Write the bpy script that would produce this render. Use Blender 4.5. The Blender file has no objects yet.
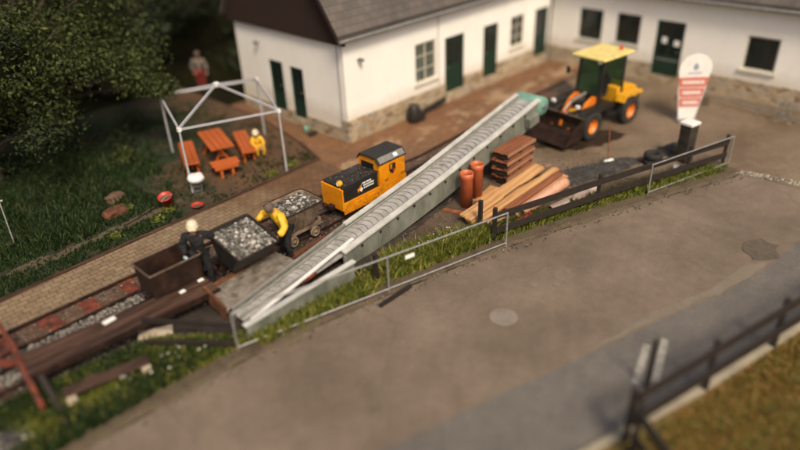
import bpy, bmesh, math, random
from mathutils import Vector, Matrix, noise
random.seed(7)
R = math.radians
C = bpy.data.collections.new('Scene'); bpy.context.scene.collection.children.link(C)
scn = bpy.context.scene

# ------------------------------------------------------------------ camera
PITCH, ROLL, CAMH = R(30.5), R(-2.4), 8.8
q = math.sqrt(.5)
F = Vector((q * math.cos(PITCH), q * math.cos(PITCH), -math.sin(PITCH)))
R0 = Vector((q, -q, 0)); U0 = R0.cross(F)
RR = R0 * math.cos(ROLL) + U0 * math.sin(ROLL)
UU = -R0 * math.sin(ROLL) + U0 * math.cos(ROLL)
cd = bpy.data.cameras.new('camera'); cam = bpy.data.objects.new('camera', cd); C.objects.link(cam)
m3 = Matrix((RR, UU, -F)).transposed()
cam.matrix_world = Matrix.Translation((0, 0, CAMH)) @ m3.to_4x4()
cd.sensor_width = 36; cd.lens = 36 * 650 / 800; cd.clip_end = 2000; cd.clip_start = .1
cd.dof.use_dof = True; cd.dof.focus_distance = 16.7; cd.dof.aperture_fstop = .074
scn.camera = cam
# ------------------------------------------------------------------ sky, sun, exposure
SUN_EL, SUN_AZ = R(50), R(243)          # azimuth in the site frame, counted from +X towards +Y
w = bpy.data.worlds.new('World'); scn.world = w; w.use_nodes = True
nt = w.node_tree; bg = nt.nodes['Background']
sk = nt.nodes.new('ShaderNodeTexSky'); sk.sky_type = 'NISHITA'; sk.sun_disc = False
sk.sun_elevation = SUN_EL; sk.sun_rotation = R(90) - SUN_AZ
sk.air_density = 1.0; sk.dust_density = 6.0; sk.ozone_density = .3
nt.links.new(sk.outputs[0], bg.inputs[0]); bg.inputs[1].default_value = .07
sl = bpy.data.lights.new('sun', 'SUN'); sun = bpy.data.objects.new('sun', sl); C.objects.link(sun)
sl.energy = 1.5; sl.angle = R(14); sl.color = (1, .87, .70)
sd = Vector((math.cos(SUN_EL) * math.cos(SUN_AZ), math.cos(SUN_EL) * math.sin(SUN_AZ), math.sin(SUN_EL)))
sun.rotation_euler = sd.to_track_quat('Z', 'Y').to_euler()
vs = scn.view_settings
vs.view_transform = 'Standard'; vs.look = 'None'; vs.gamma = 1; vs.use_curve_mapping = False
vs.exposure = 0.97
vs.use_white_balance = True; vs.white_balance_temperature = 6850; vs.white_balance_tint = 10

# ------------------------------------------------------------------ materials
def rgb(h):
    if isinstance(h, str):
        v = [int(h[i:i + 2], 16) / 255 for i in (0, 2, 4)]
        return tuple((x / 12.92 if x < .04 else ((x + .055) / 1.055) ** 2.4) for x in v) + (1,)
    return tuple(h) + (1,)
class NM:
    def __init__(s, name):
        s.m = bpy.data.materials.new(name); s.m.use_nodes = True
        s.t = s.m.node_tree; s.b = s.t.nodes['Principled BSDF']; s.n = s.t.nodes; s.l = s.t.links
        s._p = s._o = None
    def pos(s):
        if not s._p: s._p = s.n.new('ShaderNodeNewGeometry')
        return s._p.outputs['Position']
    def obj(s):
        if not s._o: s._o = s.n.new('ShaderNodeTexCoord')
        return s._o.outputs['Object']
    def noise(s, scale, det=4, rough=.6, co=None, dist=0, sc3=None):
        n = s.n.new('ShaderNodeTexNoise'); n.inputs['Scale'].default_value = scale
        n.inputs['Detail'].default_value = det; n.inputs['Roughness'].default_value = rough; n.inputs['Distortion'].default_value = dist
        co = co or s.pos()
        if sc3:
            mp = s.n.new('ShaderNodeMapping'); mp.inputs['Scale'].default_value = sc3; s.l.new(co, mp.inputs[0]); co = mp.outputs[0]
        s.l.new(co, n.inputs['Vector']); return n.outputs['Fac']
    def ramp(s, fac, stops):
        r = s.n.new('ShaderNodeValToRGB'); e = r.color_ramp.elements
        while len(e) < len(stops): e.new(.5)
        for i, (p, c) in enumerate(stops):
            e[i].position = p; e[i].color = rgb(c) if not isinstance(c, (int, float)) else (c, c, c, 1)
        s.l.new(fac, r.inputs[0]); return r.outputs[0]
    def mix(s, fac, a, b, mode='MIX'):
        n = s.n.new('ShaderNodeMix'); n.data_type = 'RGBA'; n.blend_type = mode
        for i, v in ((0, fac), (6, a), (7, b)):
            if hasattr(v, 'links'): s.l.new(v, n.inputs[i])
            elif i == 0: n.inputs[0].default_value = v
            else: n.inputs[i].default_value = rgb(v)
        return n.outputs[2]
    def math(s, op, a, b=0., clamp=False):
        n = s.n.new('ShaderNodeMath'); n.operation = op; n.use_clamp = clamp
        for i, v in ((0, a), (1, b)):
            if hasattr(v, 'links'): s.l.new(v, n.inputs[i])
            else: n.inputs[i].default_value = v
        return n.outputs[0]
    def sep(s, v):
        n = s.n.new('ShaderNodeSeparateXYZ'); s.l.new(v, n.inputs[0]); return n.outputs
    def isl(s):
        s.pos(); return s._p.outputs['Random Per Island']
    def bump(s, h, strength=.4, dist=.01):
        n = s.n.new('ShaderNodeBump'); n.inputs['Strength'].default_value = strength; n.inputs['Distance'].default_value = dist
        s.l.new(h, n.inputs['Height']); s.l.new(n.outputs[0], s.b.inputs['Normal'])
    def out(s, col=None, rough=.7, metal=0, spec=.5):
        if col is not None:
            if hasattr(col, 'links'): s.l.new(col, s.b.inputs['Base Color'])
            else: s.b.inputs['Base Color'].default_value = rgb(col)
        if hasattr(rough, 'links'): s.l.new(rough, s.b.inputs['Roughness'])
        else: s.b.inputs['Roughness'].default_value = rough
        s.b.inputs['Metallic'].default_value = metal; s.b.inputs['Specular IOR Level'].default_value = spec
        return s.m
def mottled(name, c1, c2, scale=6, rough=.7, metal=0, bump=.2, c3=None, fine=60, obj=True, spec=.5, sc3=None):
    k = NM(name); co = k.obj() if obj else k.pos()
    a = k.noise(scale, 5, .65, co, sc3=sc3)
    st = [(.35, c1), (.65, c2)] if c3 is None else [(.32, c1), (.5, c2), (.7, c3)]
    col = k.ramp(a, st); f = k.noise(fine, 3, .6, co)
    col = k.mix(.5, col, k.ramp(f, [(.3, (.55,) * 3), (.7, (1.25,) * 3)]), 'MULTIPLY')
    if bump: k.bump(f, bump, .01)
    return k.out(col, rough, metal, spec)
M = {}
def plaster():
    k = NM('white_plaster'); col = k.ramp(k.noise(.9, 5), [(.3, (.78, .76, .71)), (.7, (.84, .83, .79))])
    st = k.noise(2.2, 5, .6, sc3=(1, 1, .12)); col = k.mix(k.ramp(st, [(.57, 0.), (.78, .28)]), col, (.55, .50, .41))
    z = k.sep(k.pos())[2]; n = k.noise(3, 5, .7); low = k.math('MULTIPLY', k.math('SUBTRACT', k.math('ADD', 1.0, k.math('MULTIPLY', n, .5)), z), 2.2, True)
    col = k.mix(k.math('MULTIPLY', low, .45), col, (.46, .39, .28)); k.bump(k.noise(30, 3), .15, .01); return k.out(col, .9, 0, .2)
M['plaster'] = plaster()
def stone_mat():
    k = NM('plinth_stone'); v = k.n.new('ShaderNodeTexVoronoi'); v.inputs['Scale'].default_value = 3.2
    mp = k.n.new('ShaderNodeMapping'); mp.inputs['Scale'].default_value = (1, 1, 1.9); k.l.new(k.pos(), mp.inputs[0]); k.l.new(mp.outputs[0], v.inputs['Vector'])
    v2 = k.n.new('ShaderNodeTexVoronoi'); v2.feature = 'DISTANCE_TO_EDGE'; v2.inputs['Scale'].default_value = 3.2; k.l.new(mp.outputs[0], v2.inputs['Vector'])
    s = k.sep(v.outputs['Color'])
    col = k.ramp(s[0], [(0, (.20, .13, .07)), (.35, (.36, .26, .15)), (.65, (.45, .36, .24)), (1, (.28, .24, .19))])
    col = k.mix(k.ramp(v2.outputs['Distance'], [(.02, 1.), (.07, 0.)]), col, (.42, .36, .27))
    col = k.mix(.5, col, k.ramp(k.noise(14, 4), [(.3, (.5,) * 3), (.7, (1.2,) * 3)]), 'MULTIPLY')
    k.bump(k.ramp(v2.outputs['Distance'], [(.0, 0.), (.12, 1.)]), .6, .03); return k.out(col, .9)
M['stone'] = stone_mat()
def paver_mat(name, path):
    k = NM(name); br = k.n.new('ShaderNodeTexBrick')
    k.l.new(k.pos(), br.inputs['Vector']); br.inputs['Scale'].default_value = 1
    br.inputs['Brick Width'].default_value = .24; br.offset = .5
    wv = k.n.new('ShaderNodeTexNoise'); wv.inputs['Scale'].default_value = 9; k.l.new(k.pos(), wv.inputs['Vector'])
    wa = k.n.new('ShaderNodeVectorMath'); wa.operation = 'MULTIPLY_ADD'; wa.inputs[1].default_value = (.035, .035, 0); k.l.new(wv.outputs['Color'], wa.inputs[0]); k.l.new(k.pos(), wa.inputs[2]); k.l.new(wa.outputs[0], br.inputs['Vector']); br.inputs['Row Height'].default_value = .17 if path else .12
    br.inputs['Mortar Size'].default_value = .011; br.inputs['Mortar Smooth'].default_value = .3
    if path: a, b = (.245, .178, .108), (.19, .135, .08)
    else: a, b = (.215, .108, .052), (.155, .076, .038)
    br.inputs['Color1'].default_value = rgb(a); br.inputs['Color2'].default_value = rgb(b)
    br.inputs['Mortar'].default_value = rgb((.085, .055, .032) if path else (.065, .038, .02))
    col = br.outputs['Color']
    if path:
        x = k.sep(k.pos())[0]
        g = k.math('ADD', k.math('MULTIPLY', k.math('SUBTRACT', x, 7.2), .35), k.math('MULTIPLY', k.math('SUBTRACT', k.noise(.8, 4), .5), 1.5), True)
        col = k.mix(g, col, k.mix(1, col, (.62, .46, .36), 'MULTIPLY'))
    else:
        # dry, sand-swept strips of paving along the track edge
        s3 = k.sep(k.pos()); n = k.noise(1.3, 4, .7, sc3=(.55, 1, 1)); d = k.math('ABSOLUTE', k.math('SUBTRACT', s3[1], 14.25))
        mk = k.math('SUBTRACT', n, k.math('MULTIPLY', d, .22))
        mk = k.ramp(mk, [(.44, 0.), (.50, 1.)])
        col = k.mix(mk, col, k.mix(.75, col, (.36, .26, .155)))
        col = k.mix(k.ramp(k.noise(.35, 3), [(.4, .0), (.65, .5)]), col, (.20, .095, .042))
    col = k.mix(.6, col, k.ramp(k.noise(3, 5), [(.3, (.6,) * 3), (.7, (1.25,) * 3)]), 'MULTIPLY')
    col = k.mix(.5, col, k.ramp(k.noise(40, 3), [(.3, (.55,) * 3), (.7, (1.25,) * 3)]), 'MULTIPLY')
    k.bump(br.outputs['Fac'], -.5, .01); return k.out(col, k.ramp(k.noise(1.2, 4), [(.35, .45), (.65, .85)]))
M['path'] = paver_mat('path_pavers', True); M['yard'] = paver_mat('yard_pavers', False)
def asphalt(name, c1, c2, wet=.4, patch=.5):
    k = NM(name); a = k.noise(.45, 6, .6); f = k.noise(90, 2, .7); g = k.noise(3.5, 5, .7)
    col = k.ramp(a, [(.32, c1), (.68, c2)])
    col = k.mix(.55, col, k.ramp(g, [(.3, (.72,) * 3), (.7, (1.22,) * 3)]), 'MULTIPLY')
    col = k.mix(.75, col, k.ramp(f, [(.3, (.55,) * 3), (.7, (1.4,) * 3)]), 'MULTIPLY')
    col = k.mix(.6, col, k.ramp(k.noise(28, 3, .7), [(.35, (.75,) * 3), (.65, (1.2,) * 3)]), 'MULTIPLY')
    cr = k.n.new('ShaderNodeTexVoronoi'); cr.feature = 'DISTANCE_TO_EDGE'; cr.inputs['Scale'].default_value = .22
    nn = k.n.new('ShaderNodeTexNoise'); nn.inputs['Scale'].default_value = 1.2; nn.inputs['Detail'].default_value = 6; k.l.new(k.pos(), nn.inputs['Vector'])
    mm = k.n.new('ShaderNodeVectorMath'); mm.operation = 'ADD'; k.l.new(k.pos(), mm.inputs[0]); k.l.new(nn.outputs['Color'], mm.inputs[1]); k.l.new(mm.outputs[0], cr.inputs['Vector'])
    col = k.mix(k.ramp(cr.outputs['Distance'], [(.0, .35), (.005, 0.)]), col, tuple(x * .45 for x in c1))
    k.bump(f, .35, .006); return k.out(col, k.ramp(a, [(.35, wet), (.65, .8)]))
M['road'] = asphalt('road_asphalt', (.132, .099, .070), (.182, .141, .104), .40)
M['newroad'] = asphalt('newer_asphalt', (.110, .098, .083), (.140, .127, .110), .4)
M['lot'] = asphalt('lot_asphalt', (.115, .080, .050), (.19, .140, .092), .35)
M['patch'] = mottled('road_patch', (.075, .058, .04), (.11, .088, .062), 5, .9, obj=False)
M['dust'] = mottled('pale_sand', (.155, .128, .098), (.185, .152, .117), 2, .9, obj=False)
def earth(name, c1, c2, c3, sc=1.5, rough=.9):
    k = NM(name); a = k.noise(sc, 6, .65); f = k.noise(35, 4, .7)
    col = k.ramp(a, [(.35, c1), (.5, c2), (.66, c3)])
    col = k.mix(.8, col, k.ramp(f, [(.3, (.35,) * 3), (.7, (1.5,) * 3)]), 'MULTIPLY')
    k.bump(f, .8, .03); return k.out(col, rough)
M['earth'] = earth('forest_floor', (.010, .010, .005), (.016, .015, .008), (.022, .024, .010)); M['earth'].node_tree.nodes['Principled BSDF'].inputs['Specular IOR Level'].default_value = 0
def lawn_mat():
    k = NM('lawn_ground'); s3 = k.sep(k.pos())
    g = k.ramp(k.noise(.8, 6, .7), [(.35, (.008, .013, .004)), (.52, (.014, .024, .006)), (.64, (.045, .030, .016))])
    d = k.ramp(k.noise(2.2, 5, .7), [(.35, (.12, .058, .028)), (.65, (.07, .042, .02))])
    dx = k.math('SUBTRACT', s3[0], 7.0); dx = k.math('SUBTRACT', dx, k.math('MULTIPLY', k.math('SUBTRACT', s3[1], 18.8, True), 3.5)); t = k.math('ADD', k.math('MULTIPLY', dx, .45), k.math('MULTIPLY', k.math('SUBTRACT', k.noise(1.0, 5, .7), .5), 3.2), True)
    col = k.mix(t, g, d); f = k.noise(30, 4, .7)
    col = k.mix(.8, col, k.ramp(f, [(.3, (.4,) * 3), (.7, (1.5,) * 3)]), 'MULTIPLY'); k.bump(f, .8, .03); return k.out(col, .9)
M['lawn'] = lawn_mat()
M['verge'] = earth('verge_soil', (.05, .035, .02), (.085, .06, .035), (.06, .065, .018))
M['shoulder'] = earth('muddy_shoulder', (.06, .042, .026), (.10, .073, .045), (.09, .075, .035), 2.5)
M['ballast'] = earth('track_bed', (.018, .012, .009), (.034, .024, .018), (.06, .046, .035), 2)
M['dirt'] = earth('yard_dirt', (.055, .035, .02), (.085, .058, .035), (.12, .085, .055), 1)
M['drygrass'] = earth('dry_lawn', (.20, .105, .03), (.15, .10, .025), (.06, .095, .018), .7)
M['blackgrit'] = earth('black_grit', (.02, .02, .018), (.035, .033, .03), (.055, .05, .045), 3)
def blades(name, stops, rough=.6):
    k = NM(name); col = k.ramp(k.isl(), stops); k.b.inputs['Subsurface Weight'].default_value = 0
    return k.out(col, rough, 0, .25)
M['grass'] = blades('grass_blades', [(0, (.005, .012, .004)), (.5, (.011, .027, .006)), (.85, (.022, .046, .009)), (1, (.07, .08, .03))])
M['vgrass'] = blades('verge_blades', [(0, (.035, .06, .009)), (.45, (.085, .115, .014)), (.75, (.16, .16, .025)), (1, (.26, .22, .06))])
M['dgrass'] = blades('dry_blades', [(0, (.08, .10, .018)), (.4, (.20, .13, .03)), (.8, (.26, .14, .04)), (1, (.09, .13, .02))])
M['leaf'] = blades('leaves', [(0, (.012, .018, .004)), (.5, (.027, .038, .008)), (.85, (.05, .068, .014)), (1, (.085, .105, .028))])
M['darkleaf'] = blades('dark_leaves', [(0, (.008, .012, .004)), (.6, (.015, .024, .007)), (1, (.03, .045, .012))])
M['flower'] = NM('white_petals').out((.7, .7, .62), .7)
M['bark'] = mottled('bark', (.03, .022, .015), (.07, .05, .035), 8, .9, bump=.6)
M['slate'] = None
def slate():
    k = NM('roof_slate'); br = k.n.new('ShaderNodeTexBrick'); k.l.new(k.pos(), br.inputs['Vector'])
    br.inputs['Scale'].default_value = 1; br.inputs['Brick Width'].default_value = .3; br.inputs['Row Height'].default_value = .14; br.inputs['Mortar Size'].default_value = .008
    br.inputs['Color1'].default_value = rgb((.10, .085, .075)); br.inputs['Color2'].default_value = rgb((.075, .065, .058)); br.inputs['Mortar'].default_value = rgb((.05, .042, .036))
    col = k.mix(.7, br.outputs['Color'], k.ramp(k.noise(.9, 5), [(.3, (.65,) * 3), (.7, (1.3,) * 3)]), 'MULTIPLY')
    k.bump(br.outputs['Fac'], -.5, .01); return k.out(col, .75)
M['slate'] = slate()
M['brownboard'] = mottled('dark_brown_cladding', (.018, .008, .005), (.032, .014, .009), 3, .8, sc3=(1, 8, 1))
M['glass'] = NM('window_glass').out((.012, .016, .014), .08)
M['paleglass'] = mottled('painted_reflection_glass', (.05, .06, .05), (.16, .18, .15), 2.2, .12, 0, 0, obj=False)  # pale greenish reflections mottled into the base colour of the pane
M['green'] = mottled('dark_green_paint', (.004, .022, .014), (.006, .032, .020), 3, .5)
M['cream'] = mottled('cream_frame_paint', (.50, .47, .38), (.6, .57, .48), 3, .6)
M['paper'] = NM('white_paper').out((.75, .75, .72), .7)
M['white'] = mottled('white_paint', (.70, .69, .66), (.8, .79, .76), 5, .5)
M['steel'] = mottled('galvanised_steel', (.30, .30, .29), (.42, .42, .41), 12, .45, .6)
M['alu'] = mottled('tent_aluminium', (.42, .43, .46), (.52, .53, .56), 6, .5, .3)
M['rust'] = mottled('rusty_steel', (.045, .018, .010), (.12, .045, .020), 5, .8, .2, .4, (.20, .085, .04), obj=False)
M['darkrust'] = mottled('dark_rusty_steel', (.012, .007, .005), (.028, .014, .009), 5, .55, .3, .4, (.060, .028, .017), obj=False)
M['rim'] = mottled('worn_rim_steel', (.10, .065, .045), (.22, .16, .12), 9, .5, .4, .2, obj=False)
M['claydirt'] = mottled('clay_caked_steel', (.085, .055, .035), (.17, .12, .08), 3.5, .8, 0, .4, (.27, .20, .14), obj=False)
M['brightrust'] = mottled('bright_rust', (.03, .012, .008), (.12, .026, .012), 5, .8, 0, .4, (.24, .05, .02), obj=False)
def worn_paint(name, c1, c2, dirt=(.09, .05, .022), lo=.56):
    k = NM(name); col = k.ramp(k.noise(4, 4, .6, k.obj()), [(.35, c1), (.65, c2)])
    a = k.noise(5.5, 7, .75, k.obj()); b = k.noise(2.0, 4, .6, k.obj())
    m = k.math('MULTIPLY', k.ramp(a, [(lo - .03, 0.), (lo + .07, 1.)]), k.ramp(b, [(.40, .1), (.62, .85)]))
    col = k.mix(m, col, dirt); k.bump(a, .12, .01); return k.out(col, k.ramp(m, [(0, .38), (1, .85)]))
M['yellow'] = worn_paint('orange_yellow_paint', (.60, .20, .006), (.72, .27, .008))
M['lyellow'] = worn_paint('loader_yellow', (.62, .30, .012), (.74, .38, .02))
M['pyellow'] = worn_paint('roof_pale_yellow', (.66, .54, .17), (.76, .64, .24), (.35, .28, .14))
M['orange'] = worn_paint('orange_paint', (.60, .15, .01), (.72, .21, .02))
M['black'] = mottled('black_paint', (.010, .010, .010), (.022, .020, .018), 5, .5, 0, .1)
M['rubber'] = mottled('rubber', (.012, .012, .012), (.028, .026, .023), 9, .85, 0, .3)
M['grey'] = mottled('grey_paint', (.16, .16, .155), (.24, .235, .22), 5, .5, .2)
M['conc'] = mottled('pale_mud_on_steel', (.075, .060, .045), (.15, .130, .105), 4.5, .6, 0, .6, (.24, .22, .185), obj=False)
M['belt'] = mottled('scraper_trough', (.24, .235, .215), (.36, .355, .335), 3, .45, .1, .3, (.46, .45, .43), obj=False)
M['flight'] = mottled('scraper_flights', (.22, .21, .19), (.33, .32, .30), 6, .5, .2, .3, obj=False)
M['flange'] = mottled('white_flange', (.46, .46, .42), (.62, .62, .58), 3, .5, .1, .15, obj=False)
M['greengrey'] = mottled('weathered_green_steel', (.10, .112, .09), (.17, .182, .15), 2, .55, .1, .2, (.25, .265, .225), obj=False, sc3=(1, 1, .5))
M['teal'] = mottled('teal_paint', (.12, .27, .21), (.18, .36, .29), 6, .5)
M['wood'] = mottled('fresh_planks', (.30, .13, .045), (.48, .25, .10), 1.6, .75, 0, .3, (.62, .38, .17), obj=True, sc3=(.3, 5, 5))
M['rwood'] = mottled('reddish_planks', (.15, .045, .02), (.28, .10, .042), 2.5, .75, 0, .2, obj=True, sc3=(.3, 5, 5))
M['pwood'] = mottled('pallet_wood', (.24, .12, .07), (.38, .22, .14), 3, .8, 0, .2, obj=True, sc3=(.3, 5, 5))
M['darkwood'] = mottled('dark_stained_wood', (.010, .007, .005), (.024, .016, .012), 3, .7, 0, .3, obj=True, sc3=(.3, 5, 5))
M['oldwood'] = mottled('old_brown_timber', (.020, .010, .007), (.055, .028, .018), 2, .5, 0, .4, (.14, .08, .055), obj=False, sc3=(.35, 8, 8))
M['benchwood'] = mottled('orange_stained_bench', (.36, .075, .014), (.50, .12, .025), 4, .5, 0, .15, obj=True, sc3=(.4, 6, 6))
M['tcotta'] = mottled('orange_pvc', (.42, .095, .035), (.50, .13, .05), 5, .45, 0, .05)
M['ppipe'] = mottled('faded_orange_pvc', (.50, .24, .15), (.58, .32, .22), 5, .5, 0, .05)
M['cpipe'] = mottled('pale_pink_pvc', (.52, .38, .30), (.60, .46, .38), 5, .5, 0, .05)
M['red'] = mottled('red_plastic', (.42, .025, .015), (.5, .04, .025), 5, .45, 0, .05)
M['pink'] = mottled('faded_red_print', (.50, .12, .09), (.58, .17, .13), 5, .6, 0, 0)
M['boulder'] = mottled('brown_stone', (.09, .05, .03), (.17, .10, .065), 6, .85, 0, .5)
M['pboulder'] = mottled('pale_stone', (.36, .30, .22), (.5, .43, .33), 6, .85, 0, .4)
M['bin'] = mottled('dark_bin_metal', (.035, .030, .025), (.08, .07, .058), 4, .4, .3)
def rocks_mat(name, stops, rough=.75):
    k = NM(name); col = k.ramp(k.isl(), stops)
    col = k.mix(.7, col, k.ramp(k.noise(40, 3), [(.3, (.55,) * 3), (.7, (1.3,) * 3)]), 'MULTIPLY'); return k.out(col, rough)
M['rubble'] = rocks_mat('grey_rubble', [(0, (.025, .022, .018)), (.45, (.085, .078, .066)), (.8, (.20, .19, .165)), (1, (.50, .48, .43))], .45)
M['stones'] = rocks_mat('ballast_stones', [(0, (.03, .022, .016)), (.5, (.08, .06, .045)), (.85, (.14, .115, .09)), (1, (.24, .20, .16))])
M['gritstones'] = rocks_mat('dark_grit_stones', [(0, (.015, .015, .014)), (.6, (.045, .042, .038)), (1, (.10, .09, .08))])
M['dimgrey'] = NM('grey_cloth').out((.13, .11, .095), .85)
M['dred'] = NM('dark_red_cloth').out((.16, .015, .012), .8)
M['skin'] = NM('skin').out((.42, .22, .15), .55)
M['dblue'] = mottled('dark_work_clothes', (.003, .003, .004), (.008, .008, .010), 9, .85, 0, .3)
M['ycloth'] = mottled('yellow_rain_jacket', (.62, .34, .012), (.76, .46, .03), 7, .5, 0, .3)
M['helmet'] = NM('cream_helmet').out((.60, .53, .38), .35)
M['glove'] = NM('pale_blue_glove').out((.35, .45, .52), .7)
M['hair'] = NM('grey_brown_hair').out((.10, .07, .055), .8)
M['bluewhite'] = NM('blue_grey_print').out((.25, .28, .36), .6)

# ------------------------------------------------------------------ mesh builder
class MB:
    def __init__(s): s.v = []; s.f = []; s.sm = []
    def add(s, vs, fs, smooth=False):
        o = len(s.v); s.v += [tuple(x) for x in vs]; s.f += [tuple(i + o for i in f) for f in fs]; s.sm += [smooth] * len(fs); return s
    def box(s, c, d, rz=0, ry=0, rx=0, taper=None):
        hx, hy, hz = d[0] / 2, d[1] / 2, d[2] / 2; t = taper or (1, 1)
        m = Matrix.Rotation(rz, 3, 'Z') @ Matrix.Rotation(ry, 3, 'Y') @ Matrix.Rotation(rx, 3, 'X')
        vs = [(x * (t[0] if z > 0 else 1), y * (t[1] if z > 0 else 1), z) for z in (-hz, hz) for y in (-hy, hy) for x in (-hx, hx)]
        vs = [Vector(c) + m @ Vector(v) for v in vs]
        return s.add(vs, [(0, 2, 3, 1), (4, 5, 7, 6), (0, 1, 5, 4), (1, 3, 7, 5), (3, 2, 6, 7), (2, 0, 4, 6)])
    def bb(s, a, b): return s.box([(a[i] + b[i]) / 2 for i in range(3)], [abs(b[i] - a[i]) for i in range(3)])
    def bar(s, a, b, wd, h, up=(0, 0, 1)):
        a, b = Vector(a), Vector(b); d = (b - a).normalized(); up = Vector(up)
        sd_ = d.cross(up).normalized(); u = sd_.cross(d).normalized()
        vs = []
        for p in (a, b):
            for x, y in ((-1, -1), (1, -1), (1, 1), (-1, 1)): vs.append(p + sd_ * x * wd / 2 + u * y * h / 2)
        return s.add(vs, [(3, 2, 1, 0), (4, 5, 6, 7), (0, 1, 5, 4), (1, 2, 6, 5), (2, 3, 7, 6), (3, 0, 4, 7)])
    def tube(s, pts, r, n=8, cap=True):
        pts = [Vector(p) for p in pts]; rs = r if isinstance(r, (list, tuple)) else [r] * len(pts); vs = []; prev = None
        for i, p in enumerate(pts):
            d = (pts[min(i + 1, len(pts) - 1)] - pts[max(i - 1, 0)]).normalized()
            if prev is None: a = d.orthogonal().normalized()
            else: a = (prev - d * prev.dot(d)).normalized()
            prev = a; b = d.cross(a)
            for k in range(n): t = 2 * math.pi * k / n; vs.append(p + (a * math.cos(t) + b * math.sin(t)) * rs[i])
        fs = [(i * n + k, i * n + (k + 1) % n, (i + 1) * n + (k + 1) % n, (i + 1) * n + k) for i in range(len(pts) - 1) for k in range(n)]
        s.add(vs, fs, True)
        if cap: s.add(vs[:n], [tuple(range(n))[::-1]]); s.add(vs[-n:], [tuple(range(n))])
        return s
    def lathe(s, prof, c=(0, 0, 0), n=24, axis='Z', smooth=True):
        vs = []
        for r, z in prof:
            for k in range(n):
                t = 2 * math.pi * k / n; x, y = r * math.cos(t), r * math.sin(t)
                v = (x, y, z) if axis == 'Z' else ((x, z, y) if axis == 'Y' else (z, x, y)); vs.append(Vector(c) + Vector(v))
        fs = [(i * n + k, i * n + (k + 1) % n, (i + 1) * n + (k + 1) % n, (i + 1) * n + k) for i in range(len(prof) - 1) for k in range(n)]
        return s.add(vs, fs, smooth)
    def prism(s, poly, z0, z1):
        n = len(poly); vs = [(x, y, z0) for x, y in poly] + [(x, y, z1) for x, y in poly]
        return s.add(vs, [tuple(range(n))[::-1], tuple(range(n, 2 * n))] + [(i, (i + 1) % n, n + (i + 1) % n, n + i) for i in range(n)])
    def extr(s, poly, f0, f1):
        """poly of 2-D points placed by f0 and f1 (functions giving 3-D points)"""
        n = len(poly); vs = [f0(*p) for p in poly] + [f1(*p) for p in poly]
        return s.add(vs, [tuple(range(n))[::-1], tuple(range(n, 2 * n))] + [(i, (i + 1) % n, n + (i + 1) % n, n + i) for i in range(n)])
    def rock(s, c, r, flat=.7, sub=False):
        t = (1 + 5 ** .5) / 2
        vs = [(-1, t, 0), (1, t, 0), (-1, -t, 0), (1, -t, 0), (0, -1, t), (0, 1, t), (0, -1, -t), (0, 1, -t), (t, 0, -1), (t, 0, 1), (-t, 0, -1), (-t, 0, 1)]
        fs = [(0, 11, 5), (0, 5, 1), (0, 1, 7), (0, 7, 10), (0, 10, 11), (1, 5, 9), (5, 11, 4), (11, 10, 2), (10, 7, 6), (7, 1, 8), (3, 9, 4), (3, 4, 2), (3, 2, 6), (3, 6, 8), (3, 8, 9), (4, 9, 5), (2, 4, 11), (6, 2, 10), (8, 6, 7), (9, 8, 1)]
        m = Matrix.Rotation(random.random() * 6.3, 3, 'Z') @ Matrix.Rotation(random.random() * 6.3, 3, 'X'); sx, sy = random.uniform(.7, 1.3), random.uniform(.7, 1.2)
        out = []
        for v in vs:
            v = m @ (Vector(v) * random.uniform(.38, .62)); out.append(Vector(c) + Vector((v.x * sx * r, v.y * sy * r, v.z * flat * r)))
        return s.add(out, fs)
    def build(s, name, mat, parent=None, loc=None, bevel=0, kind=None, label=None, cat=None, group=None):
        me = bpy.data.meshes.new(name); me.from_pydata(s.v, [], s.f); me.update()
        me.polygons.foreach_set('use_smooth', s.sm); me.materials.append(M[mat] if isinstance(mat, str) else mat)
        bm = bmesh.new(); bm.from_mesh(me); bmesh.ops.recalc_face_normals(bm, faces=bm.faces); bm.to_mesh(me); bm.free()
        o = bpy.data.objects.new(name, me); C.objects.link(o)
        if parent: o.parent = parent
        if loc: o.location = loc
        if bevel:
            b = o.modifiers.new('bevel', 'BEVEL'); b.width = bevel; b.segments = 2; b.limit_method = 'ANGLE'; b.angle_limit = R(40)
        if kind: o['kind'] = kind
        if label: o['label'] = label
        if cat: o['category'] = cat
        if group: o['group'] = group
        return o
def thing(name, label, cat, loc=(0, 0, 0), rz=0, group=None):
    o = bpy.data.objects.new(name, None); C.objects.link(o); o.location = loc; o.rotation_euler = (0, 0, rz)
    o['label'] = label; o['category'] = cat
    if group: o['group'] = group
    return o
def dup(root, loc, rz=None, label=None):
    kids = {}
    for o in C.objects: kids.setdefault(o.parent, []).append(o)
    def rec(o, p):
        c = o.copy(); C.objects.link(c); c.parent = p
        for k in kids.get(o, []): rec(k, c)
        return c
    r = rec(root, None); r.location = loc
    if rz is not None: r.rotation_euler = (0, 0, rz)
    if label: r['label'] = label
    return r
def ragged(poly, amp, step=.1):
    out = []
    for i, a in enumerate(poly):
        b = poly[(i + 1) % len(poly)]; n = max(1, int(math.dist(a, b) / step))
        for k in range(n):
            x, y = a[0] + (b[0] - a[0]) * k / n, a[1] + (b[1] - a[1]) * k / n
            out.append((x + amp * nz(x, y, 2.2, 4), y + amp * nz(x, y, 2.2, 7)))
    return out
def sheet(name, poly, z, mat, kind='structure', sub=0):
    mb = MB(); mb.add([(x, y, z) for x, y in poly], [tuple(range(len(poly)))]); return mb.build(name, mat, kind=kind)
def inpoly(x, y, P):
    r = False; j = len(P) - 1
    for i in range(len(P)):
        if (P[i][1] > y) != (P[j][1] > y) and x < (P[j][0] - P[i][0]) * (y - P[i][1]) / (P[j][1] - P[i][1]) + P[i][0]: r = not r
        j = i
    return r
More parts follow.
